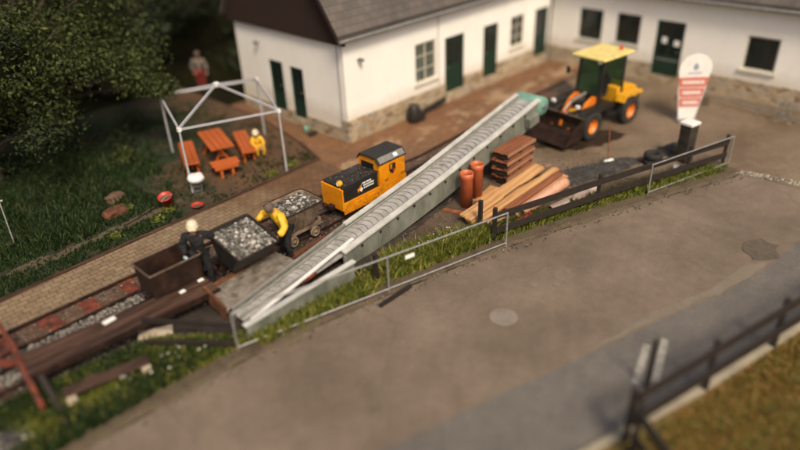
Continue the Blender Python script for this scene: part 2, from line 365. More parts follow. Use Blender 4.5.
def nz(x, y, s=1., o=0.): return noise.noise(Vector((x * s + o, y * s, o)))

# ------------------------------------------------------------------ ground
KERB = [(-8, 9.75), (-2, 9.6), (2.5, 9.38), (4.6, 9.24), (6.5, 8.93), (8.46, 8.52), (11.2, 7.85), (14.4, 6.75), (17, 5.75), (18.85, 4.98), (19.4, 4.95)]
CURB = [(-1, 5.6), (4, 3.95), (7.41, 2.98), (9.71, 2.27), (12.79, 1.50), (17, .45), (30, -2.8)]
sheet('ground', [(-300, -300), (300, -300), (300, 300), (-300, 300)], -.02, 'earth')
sheet('lot', [(16.2, 13.4), (15.6, 11), (15.2, 9.2), (16.4, 8.0), (17.5, 6.5), (19.3, 5.1), (19.4, -60), (60, -60), (60, 13.4)], .008, 'lot')
sheet('dirt_yard', [(9.8, 10.6), (8.5, 9.2), (11.5, 8.3), (16, 6.6), (18.5, 6.2), (18.3, 9), (17.5, 13.4), (12, 13.4)], .004, 'dirt')
sheet('track_bed', [(-6, 9.9), (9.5, 9.9), (17.5, 11.1), (22.5, 12.0), (23.5, 13.4), (-6, 13.4)], .012, 'ballast')
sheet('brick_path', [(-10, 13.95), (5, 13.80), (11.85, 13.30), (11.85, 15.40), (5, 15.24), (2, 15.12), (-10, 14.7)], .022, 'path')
sheet('brick_yard', [(11.854, 13.30), (14, 13.1), (26, 13.55), (26, 15.7), (13.5, 15.7), (13.5, 22.2), (12.9, 22.2), (12.9, 20), (12.35, 16.9), (11.854, 15.4)], .02, 'yard')
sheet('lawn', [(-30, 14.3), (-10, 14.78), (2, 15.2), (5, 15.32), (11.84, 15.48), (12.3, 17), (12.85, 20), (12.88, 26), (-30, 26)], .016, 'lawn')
road = [(-40, -60), (19.4, -60), (19.4, 4.95)] + KERB[::-1][1:] + [(-40, 11)]
sheet('road', road, 0.0, 'road')
sheet('newer_road_strip', CURB + [(31, 1.2), (19.4, 2.1), (17.2, 2.4), (16.42, 2.50), (14.6, 2.72), (13, 3.1), (11.26, 3.7), (9.4, 4.25), (7.4, 4.9), (4, 5.9), (-1, 7.4)], .006, 'newroad')
VERGE_IN = [(19.3, 5.7), (17.6, 6.6), (15, 7.55), (13, 8.1), (11.6, 8.7), (10, 9.35), (9, 9.75), (8, 9.75), (5, 9.95), (3.8, 11.2), (1.6, 11.5), (-8, 11.6)]
mb = MB()
off = [(x, y + .38) for x, y in KERB]
for i in range(len(KERB) - 1):
    a, b, c, d = KERB[i], KERB[i + 1], off[i + 1], off[i]
    n = max(1, int((b[0] - a[0]) / .25))
    for k in range(n):
        t0, t1 = k / n, (k + 1) / n
        P = lambda A, B, t: (A[0] + (B[0] - A[0]) * t, A[1] + (B[1] - A[1]) * t)
        p0, p1, p2, p3 = P(a, b, t0), P(a, b, t1), P(d, c, t1), P(d, c, t0)
        w0, w1 = .10 * nz(*p0, 1.4), .10 * nz(*p1, 1.4)
        mb.add([(p0[0], p0[1] + w0, .001), (p1[0], p1[1] + w1, .001), (p1[0], p1[1] + .1 + w1, .05), (p0[0], p0[1] + .1 + w0, .05), (p2[0], p2[1], .05), (p3[0], p3[1], .05)], [(0, 1, 2, 3), (3, 2, 4, 5)])
mb.build('road_shoulder', 'shoulder', kind='structure')
sheet('verge', off + VERGE_IN, .046, 'verge')
mb = MB(); mb.bar((-10, 14.74, .03), (2, 15.16, .03), .08, .1); mb.bar((2, 15.16, .03), (5, 15.28, .03), .08, .1); mb.bar((5, 15.28, .03), (11.8, 15.44, .03), .08, .1); mb.bar((11.84, 15.41, .04), (12.3, 16.95, .04), .08, .1); mb.build('path_edging', 'oldwood', kind='structure')
# curb of the far side of the road and its dry grass
mb = MB()
for i in range(len(CURB) - 1):
    a, b = CURB[i], CURB[i + 1]; mb.bar((a[0], a[1], .04), (b[0], b[1], .04), .16, .12)
mb.build('curb', mottled('curb_stone', (.24, .21, .15), (.32, .28, .20), 2, .85, obj=False), kind='structure')
sheet('dry_grass_bank', [(x, y - .08) for x, y in CURB] + [(30, -60), (-30, -60)], .06, 'drygrass')
# cobbled drain
mb = MB(); random.seed(3)
def drain(t):
    return (19.15 + .28 * t - .02 * t * t, 5.15 - 1.15 * t)
for i in range(70):
    for j in range(3):
        x, y = drain(i * .085); mb.rock((x + j * .11 + random.uniform(-.02, .02), y + random.uniform(-.02, .02), .012), .07, .4)
mb.build('cobbled_drain', rocks_mat('drain_cobbles', [(0, (.12, .10, .075)), (.5, (.22, .19, .15)), (1, (.36, .32, .26))]), kind='structure')
sheet('road_patch', ragged([(14.75, 3.15), (15.2, 2.7), (15.8, 2.75), (15.85, 3.25), (15.4, 3.4)], .22), .012, 'patch')
sheet('sand_strip', ragged([(9.0, 4.42), (11.3, 3.74), (13, 3.14), (14.6, 2.76), (14.95, 2.80), (14.3, 3.15), (13, 3.36), (11.4, 3.92)], .07), .0105, 'dust')
mb = MB()
mb.lathe([(0, .012), (.26, .012), (.30, .010)], (9.2, 6.2, 0), 28); mb.build('manhole_cover', mottled('manhole_concrete', (.175, .145, .118), (.225, .19, .16), 4, .8), label='pale round manhole cover in the brown road', cat='manhole cover')
for (x, y, r) in ((10.95, 6.0, .11), (10.6, 6.35, .1), (11.6, 6.1, .07)):
    sheet('pale_road_spot', ragged([(x + r * math.cos(t * .785), y + r * math.sin(t * .785)) for t in range(8)], .06), .008 + r * .001, 'dust')
# two short painted bars
mb = MB()
for (a, b) in (((9.2, 3.22), (10.35, 3.55)), ((9.5, 2.98), (10.75, 3.36))):
    dx, dy = b[0] - a[0], b[1] - a[1]; l = math.hypot(dx, dy); nx, ny = -dy / l * .07, dx / l * .07
    mb.add([(a[0] - nx, a[1] - ny, .0125), (b[0] - nx, b[1] - ny, .0125), (b[0] + nx, b[1] + ny, .0125), (a[0] + nx, a[1] + ny, .0125)], [(0, 1, 2, 3)])
mb.build('road_marking', mottled('worn_road_paint', (.20, .19, .165), (.34, .33, .29), 6, .8, obj=False), kind='structure')
# rusty strip and rails
mb = MB(); mb.add([(-6, 13.05, .02), (5, 13.05, .02), (12, 12.72, .02), (22, 12.75, .02), (22, 13.38, .02), (14, 13.02, .02), (11.9, 13.2, .02), (5, 13.7, .02), (-6, 13.82, .02)], [tuple(range(9))]); mb.build('rusty_side_strip', mottled('rusty_strip', (.055, .03, .018), (.10, .05, .03), 3, .8, 0, .4, (.13, .085, .055), obj=False), kind='structure')
random.seed(11)
for i, (u, v_, wd, rr) in enumerate(((4.35, 13.42, .30, 'a'), (3.40, 13.42, .30, 'b'), (2.55, 13.42, .34, 'c'), (1.6, 13.40, .3, 'd'))):
    MB().box((0, 0, 0), (wd * 1.1, .56, .03), R(random.uniform(-12, 12))).build('rust_plate', 'brightrust', loc=(u, v_, .036), bevel=.004,
        label=['bright rusty plate nearest the empty tub', 'second bright rusty plate left of the empty tub', 'third bright rusty plate left of the empty tub', 'bright rusty plate beside the orange chute frame'][i], cat='steel plate', group='rusty plates beside the track')
def rail(v, lab):
    mb = MB(); prof = [(-.035, 0), (.035, 0), (.035, .012), (.007, .02), (.007, .06), (.02, .065), (.02, .085), (-.02, .085), (-.02, .065), (-.007, .06), (-.007, .02), (-.035, .012)]
    mb.extr(prof, lambda a, b: (-6, v + a, .02 + b), lambda a, b: (22.5, v + a, .02 + b)); mb.build('rail', 'darkrust', label=lab, cat='rail', group='narrow gauge rails')
rail(12.52, 'far rusty rail of the narrow track, nearer the brick path'); rail(11.88, 'near rusty rail of the narrow track, nearer the conveyor')
mb = MB()
for i in range(46):
    mb.box((-5.5 + i * .6, 12.2, .014), (.14, 1.1, .05), R(random.uniform(-2, 2)))
mb.build('sleepers', 'oldwood', kind='structure')
# steel edging between paving and track
mb = MB(); mb.bar((-6, 13.86, .03), (5, 13.75, .03), .06, .1); mb.bar((5, 13.75, .03), (11.9, 13.25, .03), .06, .1); mb.bar((11.9, 13.25, .03), (14, 13.06, .03), .06, .1); mb.bar((14, 13.06, .03), (23.5, 13.5, .03), .06, .1); mb.bar((-6, 13.03, .04), (5, 13.03, .04), .05, .09); mb.build('track_edging', 'darkrust', kind='structure')

def scatter_rocks(name, poly, n, r0, r1, z, mat, zf=None, label=None):
    xs = [p[0] for p in poly]; ys = [p[1] for p in poly]; mb = MB(); k = 0
    while k < n:
        x, y = random.uniform(min(xs), max(xs)), random.uniform(min(ys), max(ys))
        if inpoly(x, y, poly): r = r0 + (r1 - r0) * random.random() ** 3; mb.rock((x, y, (zf(x, y) if zf else z) + r * .2), r); k += 1
    return mb.build(name, mat, kind='stuff')
scatter_rocks('track_gravel', [(0, 11.4), (4.6, 11.5), (12, 11.0), (19, 11.6), (22, 12.6), (22, 12.66), (0, 12.66)], 5200, .018, .05, .01, 'stones')
scatter_rocks('side_gravel', [(0, 12.1), (4.4, 12.1), (4.4, 13.0), (0, 13.0)], 3000, .02, .045, .02, rocks_mat('grey_side_gravel', [(0, (.06, .055, .05)), (.5, (.13, .12, .105)), (1, (.30, .28, .25))]))
scatter_rocks('strip_rubble', [(0, 13.08), (5, 13.08), (12, 12.7), (21, 12.75), (21, 13.3), (14, 12.98), (11.9, 13.15), (5, 13.68), (0, 13.7)], 1800, .015, .05, .03, 'stones')
scatter_rocks('yard_grit', [(9.2, 9.4), (11.5, 8.4), (16, 7), (18, 6.4), (17.8, 12), (16, 11), (9.5, 10)], 2200, .012, .035, .006, 'stones')
scatter_rocks('roadside_grit', [(p[0], p[1] - .25) for p in KERB] + [(p[0], p[1] + .3) for p in KERB[::-1]], 1600, .008, .03, .03, 'stones')
# black grit heap behind the fence
def heap(name, c, rx, ry, h, rz, mat, rockmat, label, cat, n, rr=(.012, .04), kind=None):
    root = MB(); N = 26; K = 10; vs = [(0, 0, h)]; cs, sn = math.cos(rz), math.sin(rz)
    def P(a, t):
        wob = 1 + .18 * noise.noise(Vector((math.cos(a) * 2 + c[0], math.sin(a) * 2 + c[1], 0)))
        x, y = math.cos(a) * rx * t * wob, math.sin(a) * ry * t * wob
        z = h * (math.cos(t * math.pi) + 1) / 2 + .12 * h * noise.noise(Vector((x * 4, y * 4, c[0])))
        return (x * cs - y * sn, x * sn + y * cs, max(z, -.01))
    for i in range(1, K + 1):
        for k in range(N): vs.append(P(2 * math.pi * k / N, i / K))
    fs = [(0, 1 + k, 1 + (k + 1) % N) for k in range(N)] + [(1 + (i - 1) * N + k, 1 + i * N + k, 1 + i * N + (k + 1) % N, 1 + (i - 1) * N + (k + 1) % N) for i in range(1, K) for k in range(N)]
    root.add(vs, fs, True); o = root.build(name, mat, loc=c, label=label, cat=cat, kind=kind)
    mb = MB()
    for i in range(n):
        a, t = random.random() * 6.283, random.random() ** .5 * 1.02; p = P(a, t); r = rr[0] + (rr[1] - rr[0]) * random.random() ** 2; mb.rock(p, r)
    mb.build('loose_stones', rockmat, o, kind='stuff'); return o
heap('grit_heap', (16.6, 8.35, 0), 2.2, .55, .16, R(-22), 'blackgrit', 'gritstones', 'long low black grit heap behind the black fence', 'grit heap', 1500)
heap('grit_heap', (19.6, 7.15, 0), .75, .4, .24, R(-20), 'blackgrit', 'gritstones', 'small dark gravel heap between the tyre and the metal bin', 'grit heap', 600)
heap('gravel_heap', (.55, 10.5, 0), .8, .6, .3, 0, 'blackgrit', 'rubble', 'grey gravel heap in the grass at the bottom left corner', 'gravel heap', 800)
sheet('dark_lot_patch', ragged([(17.0, 10.6), (17.6, 9.6), (18.4, 9.15), (19.9, 8.75), (19.7, 9.6), (18.6, 11.4), (17.3, 11.6)], .3), .014, mottled('dark_lot_asphalt', (.02, .014, .01),  (.045, .03, .02), 3, .35, obj=False))  # darker, smoother asphalt patch around the bucket and loader front
for poly, z in (([(24.2, 7.9), (25.2, 8.1), (25.3, 9.2), (24.4, 9.3), (23.7, 8.7)], .013),):
    sheet('damp_patch', ragged(poly, .3), z, mottled('damp_asphalt', (.05, .033, .02), (.075, .05, .03), 3, .3, obj=False))

# grass
def grass(name, poly, n, h, mat, z=.03, dens=None, w_=.012, kind='stuff'):
    xs = [p[0] for p in poly]; ys = [p[1] for p in poly]; mb = MB(); k = 0; tries = 0
    V, Fc = [], []
    while k < n and tries < n * 12:
        tries += 1
        x, y = random.uniform(min(xs), max(xs)), random.uniform(min(ys), max(ys))
        if not inpoly(x, y, poly): continue
        if dens and random.random() > dens(x, y): continue
        for j in range(3):
            a = random.random() * 6.283; hh = h * random.uniform(.45, 1.25); l = hh * random.uniform(.2, .9); b = random.random() * 6.283
            dx, dy = math.cos(b) * w_, math.sin(b) * w_; px, py = x + random.uniform(-.04, .04), y + random.uniform(-.04, .04)
            o = len(V); V += [(px - dx, py - dy, z), (px + dx, py + dy, z), (px + math.cos(a) * l * .4 + dx * .7, py + math.sin(a) * l * .4 + dy * .7, z + hh * .6), (px + math.cos(a) * l, py + math.sin(a) * l, z + hh), (px + math.cos(a) * l * .4 - dx * .7, py + math.sin(a) * l * .4 - dy * .7, z + hh * .6)]
            Fc.append((o, o + 1, o + 2, o + 3, o + 4))
        k += 1
    mb.v, mb.f, mb.sm = V, Fc, [False] * len(Fc); return mb.build(name, mat, kind=kind)
random.seed(5)
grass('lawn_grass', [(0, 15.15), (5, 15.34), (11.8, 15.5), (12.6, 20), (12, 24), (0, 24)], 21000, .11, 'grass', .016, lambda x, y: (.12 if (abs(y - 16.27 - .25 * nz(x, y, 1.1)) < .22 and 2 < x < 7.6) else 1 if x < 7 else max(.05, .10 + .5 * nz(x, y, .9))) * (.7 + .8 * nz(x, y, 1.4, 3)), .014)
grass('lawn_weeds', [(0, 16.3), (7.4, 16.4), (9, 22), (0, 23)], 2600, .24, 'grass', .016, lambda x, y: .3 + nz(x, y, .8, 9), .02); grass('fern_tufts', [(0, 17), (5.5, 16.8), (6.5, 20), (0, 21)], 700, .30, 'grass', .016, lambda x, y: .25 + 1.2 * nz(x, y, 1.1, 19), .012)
grass('verge_grass', off + VERGE_IN, 14000, .13, 'vgrass', .045, lambda x, y: max(.10, min(1, .55 + 1.3 * nz(x, y, .8, 2))) * (.35 if (y > 9.7 + .0 * x and x > 5) else 1), .013)
grass('tall_verge_grass', [(8.3, 8.95), (11.4, 8.15), (11.9, 8.5), (10.6, 9.25), (9, 9.7)], 1500, .30, 'vgrass', .045, None, .016)
grass('verge_tufts', [(5.2, 9.3), (8.3, 8.85), (8.2, 9.4), (5.2, 9.9)], 600, .22, 'vgrass', .045, None, .015)
grass('fence_tufts', [(11.5, 8.3), (18.8, 5.6), (19.1, 6.0), (15, 7.5), (12, 8.6)], 1500, .18, 'vgrass', .045, None, .014)
grass('verge_weeds', [(5, 9.3), (8.4, 8.8), (11.4, 8.1), (18.8, 5.5), (19, 6), (11.8, 8.6), (8.8, 9.6), (5, 9.9)], 900, .26, 'vgrass', .045, lambda x, y: max(0, 1.6 * nz(x, y, 1.6, 31)), .022)
grass('left_bank_grass', [(0, 9.7), (4.6, 9.7), (4.9, 9.9), (3.6, 11.2), (1.4, 11.5), (0, 11.5)], 5200, .16, 'grass', .045, lambda x, y: .6 + nz(x, y, 1.2), .014)
grass('dry_grass', [(7.3, 2.7), (12.8, 1.35), (17, .3), (12, -2), (6, 1.5)], 9000, .09, 'dgrass', .06, None, .014)
mb = MB()
for i in range(80):
    x, y = random.choice([(random.uniform(9.8, 11), random.uniform(8.8, 9.4)), (random.uniform(2.6, 4.3), random.uniform(9.9, 10.7)), (random.uniform(2.4, 3.8), random.uniform(19.8, 21.4))]); mb.rock((x, y, random.uniform(.16, .3)), random.uniform(.012, .026) * (1.7 if y > 15 else 1), .5)
mb.build('white_flowers', 'flower', kind='stuff')

# ------------------------------------------------------------------ buildings
def wall(mb, f, a0, a1, z0, z1, th, ops):
    """wall in the plane given by f(along, depth, z); openings ops = (a0,a1,z0,z1)"""
    ops = sorted(ops); segs = []
    x = a0
    def bx(p, q_, r, s): 
        if q_ - p > 1e-4 and s - r > 1e-4: mb.bb(f(p, 0, r), f(q_, th, s))
    for (o0, o1, oz0, oz1) in ops:
        if oz1 <= z0 or oz0 >= z1: continue
        bx(x, o0, z0, z1); bx(o0, o1, z0, min(max(oz0, z0), z1)); bx(o0, o1, max(z0, min(oz1, z1)), z1); x = o1
    bx(x, a1, z0, z1)
def window(house, f, o, sill=True, cols=2, rows=3, gmat='glass', fmat='cream'):
    a0, a1, z0, z1 = o; t = .06
    w_ = MB(); 
    for p, q_ in (((a0, z0), (a1, z0 + t)), ((a0, z1 - t), (a1, z1)), ((a0, z0 + t), (a0 + t, z1 - t)), ((a1 - t, z0 + t), (a1, z1 - t))): w_.bb(f(p[0], .04, p[1]), f(q_[0], .10, q_[1]))
    for i in range(1, cols): x = a0 + (a1 - a0) * i / cols; w_.bb(f(x - .025, .045, z0 + t), f(x + .025, .095, z1 - t))
    for i in range(1, rows):
        z = z0 + (z1 - z0) * i / rows
        for j in range(cols):
            c0, c1 = a0 + (a1 - a0) * j / cols + (t if j == 0 else .025), a0 + (a1 - a0) * (j + 1) / cols - (t if j == cols - 1 else .025)
            w_.bb(f(c0, .05, z - .015), f(c1, .09, z + .015))
    wo = w_.build('window', fmat, house)
    MB().bb(f(a0 + .03, .065, z0 + .03), f(a1 - .03, .08, z1 - .03)).build('pane', gmat, wo)
    if sill: MB().bb(f(a0 - .08, -.07, z0 - .09), f(a1 + .08, .038, z0 - .003)).build('sill', 'cream', wo)
def door(house, f_, o, glazed=.5, notes=False):
    a0, a1, z0, z1 = o
    def f(a, d, z): return f_(a, d - .055, z)
    d = MB().bb(f(a0 + .02, .12, z0), f(a1 - .02, .17, z1 - .02)).build('door', 'green', house)
    fr = MB(); fr.bb(f(a0, .08, z0), f(a0 + .06, .2, z1)); fr.bb(f(a1 - .06, .08, z0), f(a1, .2, z1)); fr.bb(f(a0 + .06, .08, z1 - .06), f(a1 - .06, .2, z1)); fr.build('door_frame', 'green', d)
    zz = z0 + (z1 - z0) * (1 - glazed)
    m = (a0 + a1) / 2
    g = MB(); g.bb(f(a0 + .14, .112, zz), f(m - .03, .118, z1 - .16)); g.bb(f(m + .03, .112, zz), f(a1 - .14, .118, z1 - .16)); g.build('glazing', 'glass', d)
    p = MB(); p.bb(f(a0 + .14, .108, z0 + .12), f(m - .03, .118, zz - .12)); p.bb(f(m + .03, .108, z0 + .12), f(a1 - .14, .118, zz - .12)); p.build('door_panel', 'green', d)
    MB().tube([f(a0 + .11, .06, z0 + 1.0), f(a0 + .23, .06, z0 + 1.0)], .012).build('handle', 'steel', d)
    if notes:
        for (x, z, wd, hh) in ((a1 - .36, z0 + 1.28, .2, .24), (a0 + .26, z0 + 1.22, .22, .22)): MB().bb(f(x - wd / 2, .100, z), f(x + wd / 2, .106, z + hh)).build('notice', 'paper', d)
        MB().bb(f(a0 + .1, .098, z0 + .62), f(a1 - .1, .107, z0 + .67)).build('push_bar', 'steel', d)
# long middle house: facade at v=15.65 facing -v, gable at u=13.4 facing -u
H1 = thing('white_house', 'long white plastered house with stone plinth, green doors and dark brown gable', 'house', (13.4, 15.65, 0))
def fA(a, d, z): return (a - 13.4, d, z)
def fG(a, d, z): return (d, a - 15.65, z)
opsA = [(16.76, 17.90, 1.18, 2.62), (18.4, 19.52, .37, 2.50), (20.74, 21.68, .36, 2.46), (22.58, 23.52, 1.20, 2.47), (24.34, 25.32, .38, 2.45)]
opsG = [(17.85, 18.58, .28, 2.16), (19.0, 19.8, .33, 2.2)]
mb = MB(); wall(mb, fA, 13.4, 25.6, .8, 3.66, .3, opsA)
wall(mb, fG, 15.95, 21.7, .5, 3.32, .3, opsG); mb.bb(fG(15.65 + .3, 0, 3.32), fG(21.7, .3, 3.4)); mb.bb((0.3, 5.75, 0), (12.2, 6.05, 3.66)); mb.build('wall', 'plaster', H1)
mb = MB(); wall(mb, lambda a, d, z: (a - 13.4, d - .03, z), 13.37, 25.57, 0, .8, .33, opsA)
wall(mb, lambda a, d, z: (d - .03, a - 15.65, z), 15.95, 21.73, 0, .5, .33, opsG); mb.build('plinth', 'stone', H1)
MB().bb((0, 0.0, .8 - .3), (.3, .3, .8)).build('plinth_corner', 'plaster', H1)
window(H1, fA, opsA[0], True, 2, 3, 'paleglass'); window(H1, fA, opsA[3], True, 2, 3)
for o in (opsA[1], opsA[2], opsA[4]): door(H1, fA, o)
for o in opsG: door(H1, fG, o, .62)
SL = math.tan(R(55)); ry = 3.03; EZ = 3.78; OV = .25; rz_ = EZ + ry * SL
# gable cladding (set proud of the wall) and roof
mb = MB(); mb.extr([(-.22, 3.36), (6.28, 3.36), (6.28, EZ - .22 * SL), (ry, rz_), (-.22, EZ - .22 * SL)], lambda a, z: (-.14, a, z), lambda a, z: (-.04, a, z)); mb.build('gable_cladding', 'brownboard', H1)
mb = MB()
for s_ in (-1, 1):
    if s_ < 0: P0, P1 = (-OV, EZ - OV * SL), (ry, rz_)
    else: P0, P1 = (6.06 + OV, EZ - OV * SL), (ry, rz_)
    mb.extr([(P0[0], P0[1]), (P1[0], P1[1]), (P1[0], P1[1] + .16), (P0[0], P0[1] + .16)], lambda a, z: (-.36, a, z + .14), lambda a, z: (16, a, z + .14))
rf = mb.build('roof', 'slate', H1)
mb = MB()
for P0 in (-OV - .02,):
    mb.extr([(P0, EZ + P0 * SL - .04), (ry, rz_ - .04), (ry, rz_ + .16), (P0, EZ + P0 * SL + .16)], lambda a, z: (-.40, a, z + .14), lambda a, z: (-.362, a, z + .14))
mb.build('bargeboard', 'brownboard', rf)
gz = EZ - OV * SL + .12
MB().tube([(-.36, -OV - .06, gz), (12.0, -OV - .06, gz)], .06, 10).build('gutter', 'grey', rf)
MB().bb((-.2, -OV + .01, gz - .07), (11.9, 0, gz - .04)).build('soffit', 'brownboard', rf)
MB().tube([(12.0, -OV - .06, gz), (12.02, -.12, gz - .35), (12.02, -.08, .1)], .045, 8).build('downpipe', 'grey', rf)
MB().box((.65, -.12, 2.75), (.12, .2, .1)).build('wall_lamp', 'grey', H1)
mb = MB(); mb.tube([(-.02, 4.6, 2.75), (-.12, 4.6, 2.75)], .03); mb.lathe([(0, -.2), (.07, -.2), (.09, -.12)], (0, 4.6, 2.75), 12, 'X'); mb.build('wall_lamp', 'grey', H1)
MB().tube([(-.05, .25, 3.3), (-.05, .22, 1.9), (-.05, .24, .55)], .012, 6).build('cable', 'grey', H1); MB().tube([(4.6, -.02, 3.4), (4.6, -.02, .85)], .012, 6).build('cable', 'grey', H1)
# right house: facade at u=25.6 facing -u
H2 = thing('white_house', 'low white house at the back right with dark windows and grey roof', 'house', (25.6, 15.65, 0))
def fR(a, d, z): return (d, a - 15.65, z)
opsR = [(6.33, 7.46, 1.13, 2.36), (9.72, 10.84, .3, 2.45), (11.52, 12.54, 1.32, 2.50), (13.18, 14.24, 1.25, 2.50)]
mb = MB(); wall(mb, fR, -6, 16.2, .72, 3.42, .3, opsR); mb.build('wall', 'plaster', H2)
mb = MB(); wall(mb, lambda a, d, z: (d - .03, a - 15.65, z), -6, 15.6, 0, .72, .33, opsR); mb.build('plinth', 'stone', H2)
window(H2, fR, opsR[3], True, 2, 1, 'glass', 'green'); window(H2, fR, opsR[2], True, 2, 1, 'glass', 'green'); window(H2, fR, opsR[0], True, 1, 1)
door(H2, fR, opsR[1], .62, True)
s2 = math.tan(R(38)); mb = MB()
mb.extr([(-.3, 3.5 - .3 * s2), (4, 3.5 + 4 * s2), (4, 3.65 + 4 * s2), (-.3, 3.65 - .3 * s2)], lambda a, z: (a, -22, z + .12), lambda a, z: (a, 1.2, z + .12))
mb.extr([(4, 3.5 + 4 * s2), (8.4, 3.5 - .4 * s2), (8.4, 3.65 - .4 * s2), (4, 3.65 + 4 * s2)], lambda a, z: (a, -22, z + .12), lambda a, z: (a, 1.2, z + .12))
rf = mb.build('roof', 'slate', H2)
g2 = 3.5 - .3 * s2 + .1
MB().tube([(-.36, -22, g2), (-.36, -.6, g2)], .06, 10).build('gutter', 'grey', rf)
MB().bb((-.28, -22, g2 - .06), (0, -.4, g2 - .03)).build('soffit', 'brownboard', rf)
# handrail by the right house
rl = thing('handrail', 'low grey tubular handrail along the plinth of the right house', 'handrail', (24.4, 6, 0))
MB().tube([(.3, 2.3, .25), (-.1, .2, .25), (-.4, -1.8, .25)], .03).build('rail_bar', 'grey', rl)
for y, x in ((2.2, .28), (.2, -.1), (-1.7, -.39)): MB().tube([(x, y, 0), (x, y, .25)], .025).build('leg', 'grey', rl)
st = thing('bicycle_stand', 'brown metal rack standing against the right house by the handrail', 'rack', (24.2, 5.35, 0))
MB().bb((-.25, -.35, 0), (.25, .35, .05)).build('base', 'claydirt', st)
for k in range(3): MB().tube([(-.12, -.22 + k * .22, .05), (-.1, -.22 + k * .22, .7), (.12, -.22 + k * .22, .7), (.14, -.22 + k * .22, .05)], .018).build('hoop', 'grey', st)

# ------------------------------------------------------------------ trees
def leaves(mb, c, r, n, size, shell=.55, flat=.75):
    for i in range(n):
        d = Vector((random.gauss(0, 1), random.gauss(0, 1), random.gauss(0, 1))).normalized()
        t = r * min(1.5, abs(random.gauss(.72, .26))) * (1 + .3 * noise.noise(d * 1.8 + Vector(c)))
        p = Vector(c) + Vector((d.x * t, d.y * t, d.z * t * flat))
        nrm = (d * .6 + Vector((random.uniform(-.8, .8), random.uniform(-.8, .8), random.uniform(-.1, 1.3)))).normalized()
        a = nrm.orthogonal().normalized(); a = Matrix.Rotation(random.random() * 6.28, 3, nrm) @ a; b = nrm.cross(a); s = size * random.uniform(.5, 1.4)
        o = len(mb.v); mb.v += [tuple(p - a * s * .5), tuple(p - b * s * .26 + nrm * .02), tuple(p + a * s * .5), tuple(p + b * s * .26 + nrm * .02)]
        mb.f.append((o, o + 1, o + 2, o + 3)); mb.sm.append(False)
def tree(loc, h, cr, nclump, per, size, mat, label, seed, low=.25, lim=None, reach=None):
    random.seed(seed); t = thing('leafy_tree', label, 'tree', loc, 0, 'trees along the back of the lawn')
    tr = MB(); pts = [(0, 0, -.1), (.1, .05, h * .3), (-.05, .1, h * .6), (.05, 0, h * .88)]
    tr.tube(pts, [h * .035, h * .028, h * .018, h * .006], 10)
    cl = []
    for i in range(nclump):
        a = 2.4 * i + random.random(); z = h * (low + (1 - low) * ((i + .5) / nclump)); rr = cr * (math.sin(min(1, max(0.12, (1 - (z / h - low) / (1 - low)) * .95 + .05)) * math.pi * .62)) * random.uniform(.6, 1)
        p = Vector((math.cos(a) * rr, math.sin(a) * rr, z)); cl.append((p, random.uniform(.17, .30) * cr))
    if reach:
        for p, rr in reach: cl.append((Vector(p), rr))
    for p, rr in cl:
        z0 = p.z * .6; tr.tube([(0, 0, z0 * .9), (p.x * .5, p.y * .5, (z0 + p.z) * .5 + .1), tuple(p)], [h * .010, h * .006, h * .002], 6)
    tr.build('trunk', 'bark', t)
    mb = MB()
    for p, rr in cl: leaves(mb, p, rr, per, size, .35)
    mb.build('crown', mat, t); return t
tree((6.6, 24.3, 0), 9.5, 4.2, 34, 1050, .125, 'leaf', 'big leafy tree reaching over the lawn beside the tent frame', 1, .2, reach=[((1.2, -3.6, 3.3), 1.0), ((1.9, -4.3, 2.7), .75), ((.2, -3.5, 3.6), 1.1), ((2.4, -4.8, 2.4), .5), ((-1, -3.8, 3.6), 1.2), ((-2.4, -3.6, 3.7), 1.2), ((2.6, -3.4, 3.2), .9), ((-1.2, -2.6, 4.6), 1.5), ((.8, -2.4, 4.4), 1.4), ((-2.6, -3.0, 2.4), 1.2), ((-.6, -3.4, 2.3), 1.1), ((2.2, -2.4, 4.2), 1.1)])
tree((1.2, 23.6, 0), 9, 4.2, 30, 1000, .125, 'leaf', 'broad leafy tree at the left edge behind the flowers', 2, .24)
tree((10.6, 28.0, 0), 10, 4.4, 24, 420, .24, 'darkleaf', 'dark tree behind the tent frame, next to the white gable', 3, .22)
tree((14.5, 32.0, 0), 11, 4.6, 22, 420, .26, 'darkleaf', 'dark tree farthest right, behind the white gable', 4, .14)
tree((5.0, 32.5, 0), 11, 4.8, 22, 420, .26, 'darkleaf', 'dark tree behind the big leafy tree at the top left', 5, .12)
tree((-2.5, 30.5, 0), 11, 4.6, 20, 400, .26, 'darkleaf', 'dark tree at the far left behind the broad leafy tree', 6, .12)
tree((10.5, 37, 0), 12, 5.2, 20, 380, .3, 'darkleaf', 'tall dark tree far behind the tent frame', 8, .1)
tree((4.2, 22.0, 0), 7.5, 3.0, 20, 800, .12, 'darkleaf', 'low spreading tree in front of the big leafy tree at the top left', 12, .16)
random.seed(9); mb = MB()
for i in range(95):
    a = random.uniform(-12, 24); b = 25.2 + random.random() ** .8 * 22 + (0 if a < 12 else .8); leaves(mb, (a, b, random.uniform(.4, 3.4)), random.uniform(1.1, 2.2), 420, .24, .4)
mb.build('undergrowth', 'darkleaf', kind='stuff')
random.seed(10); mb = MB()
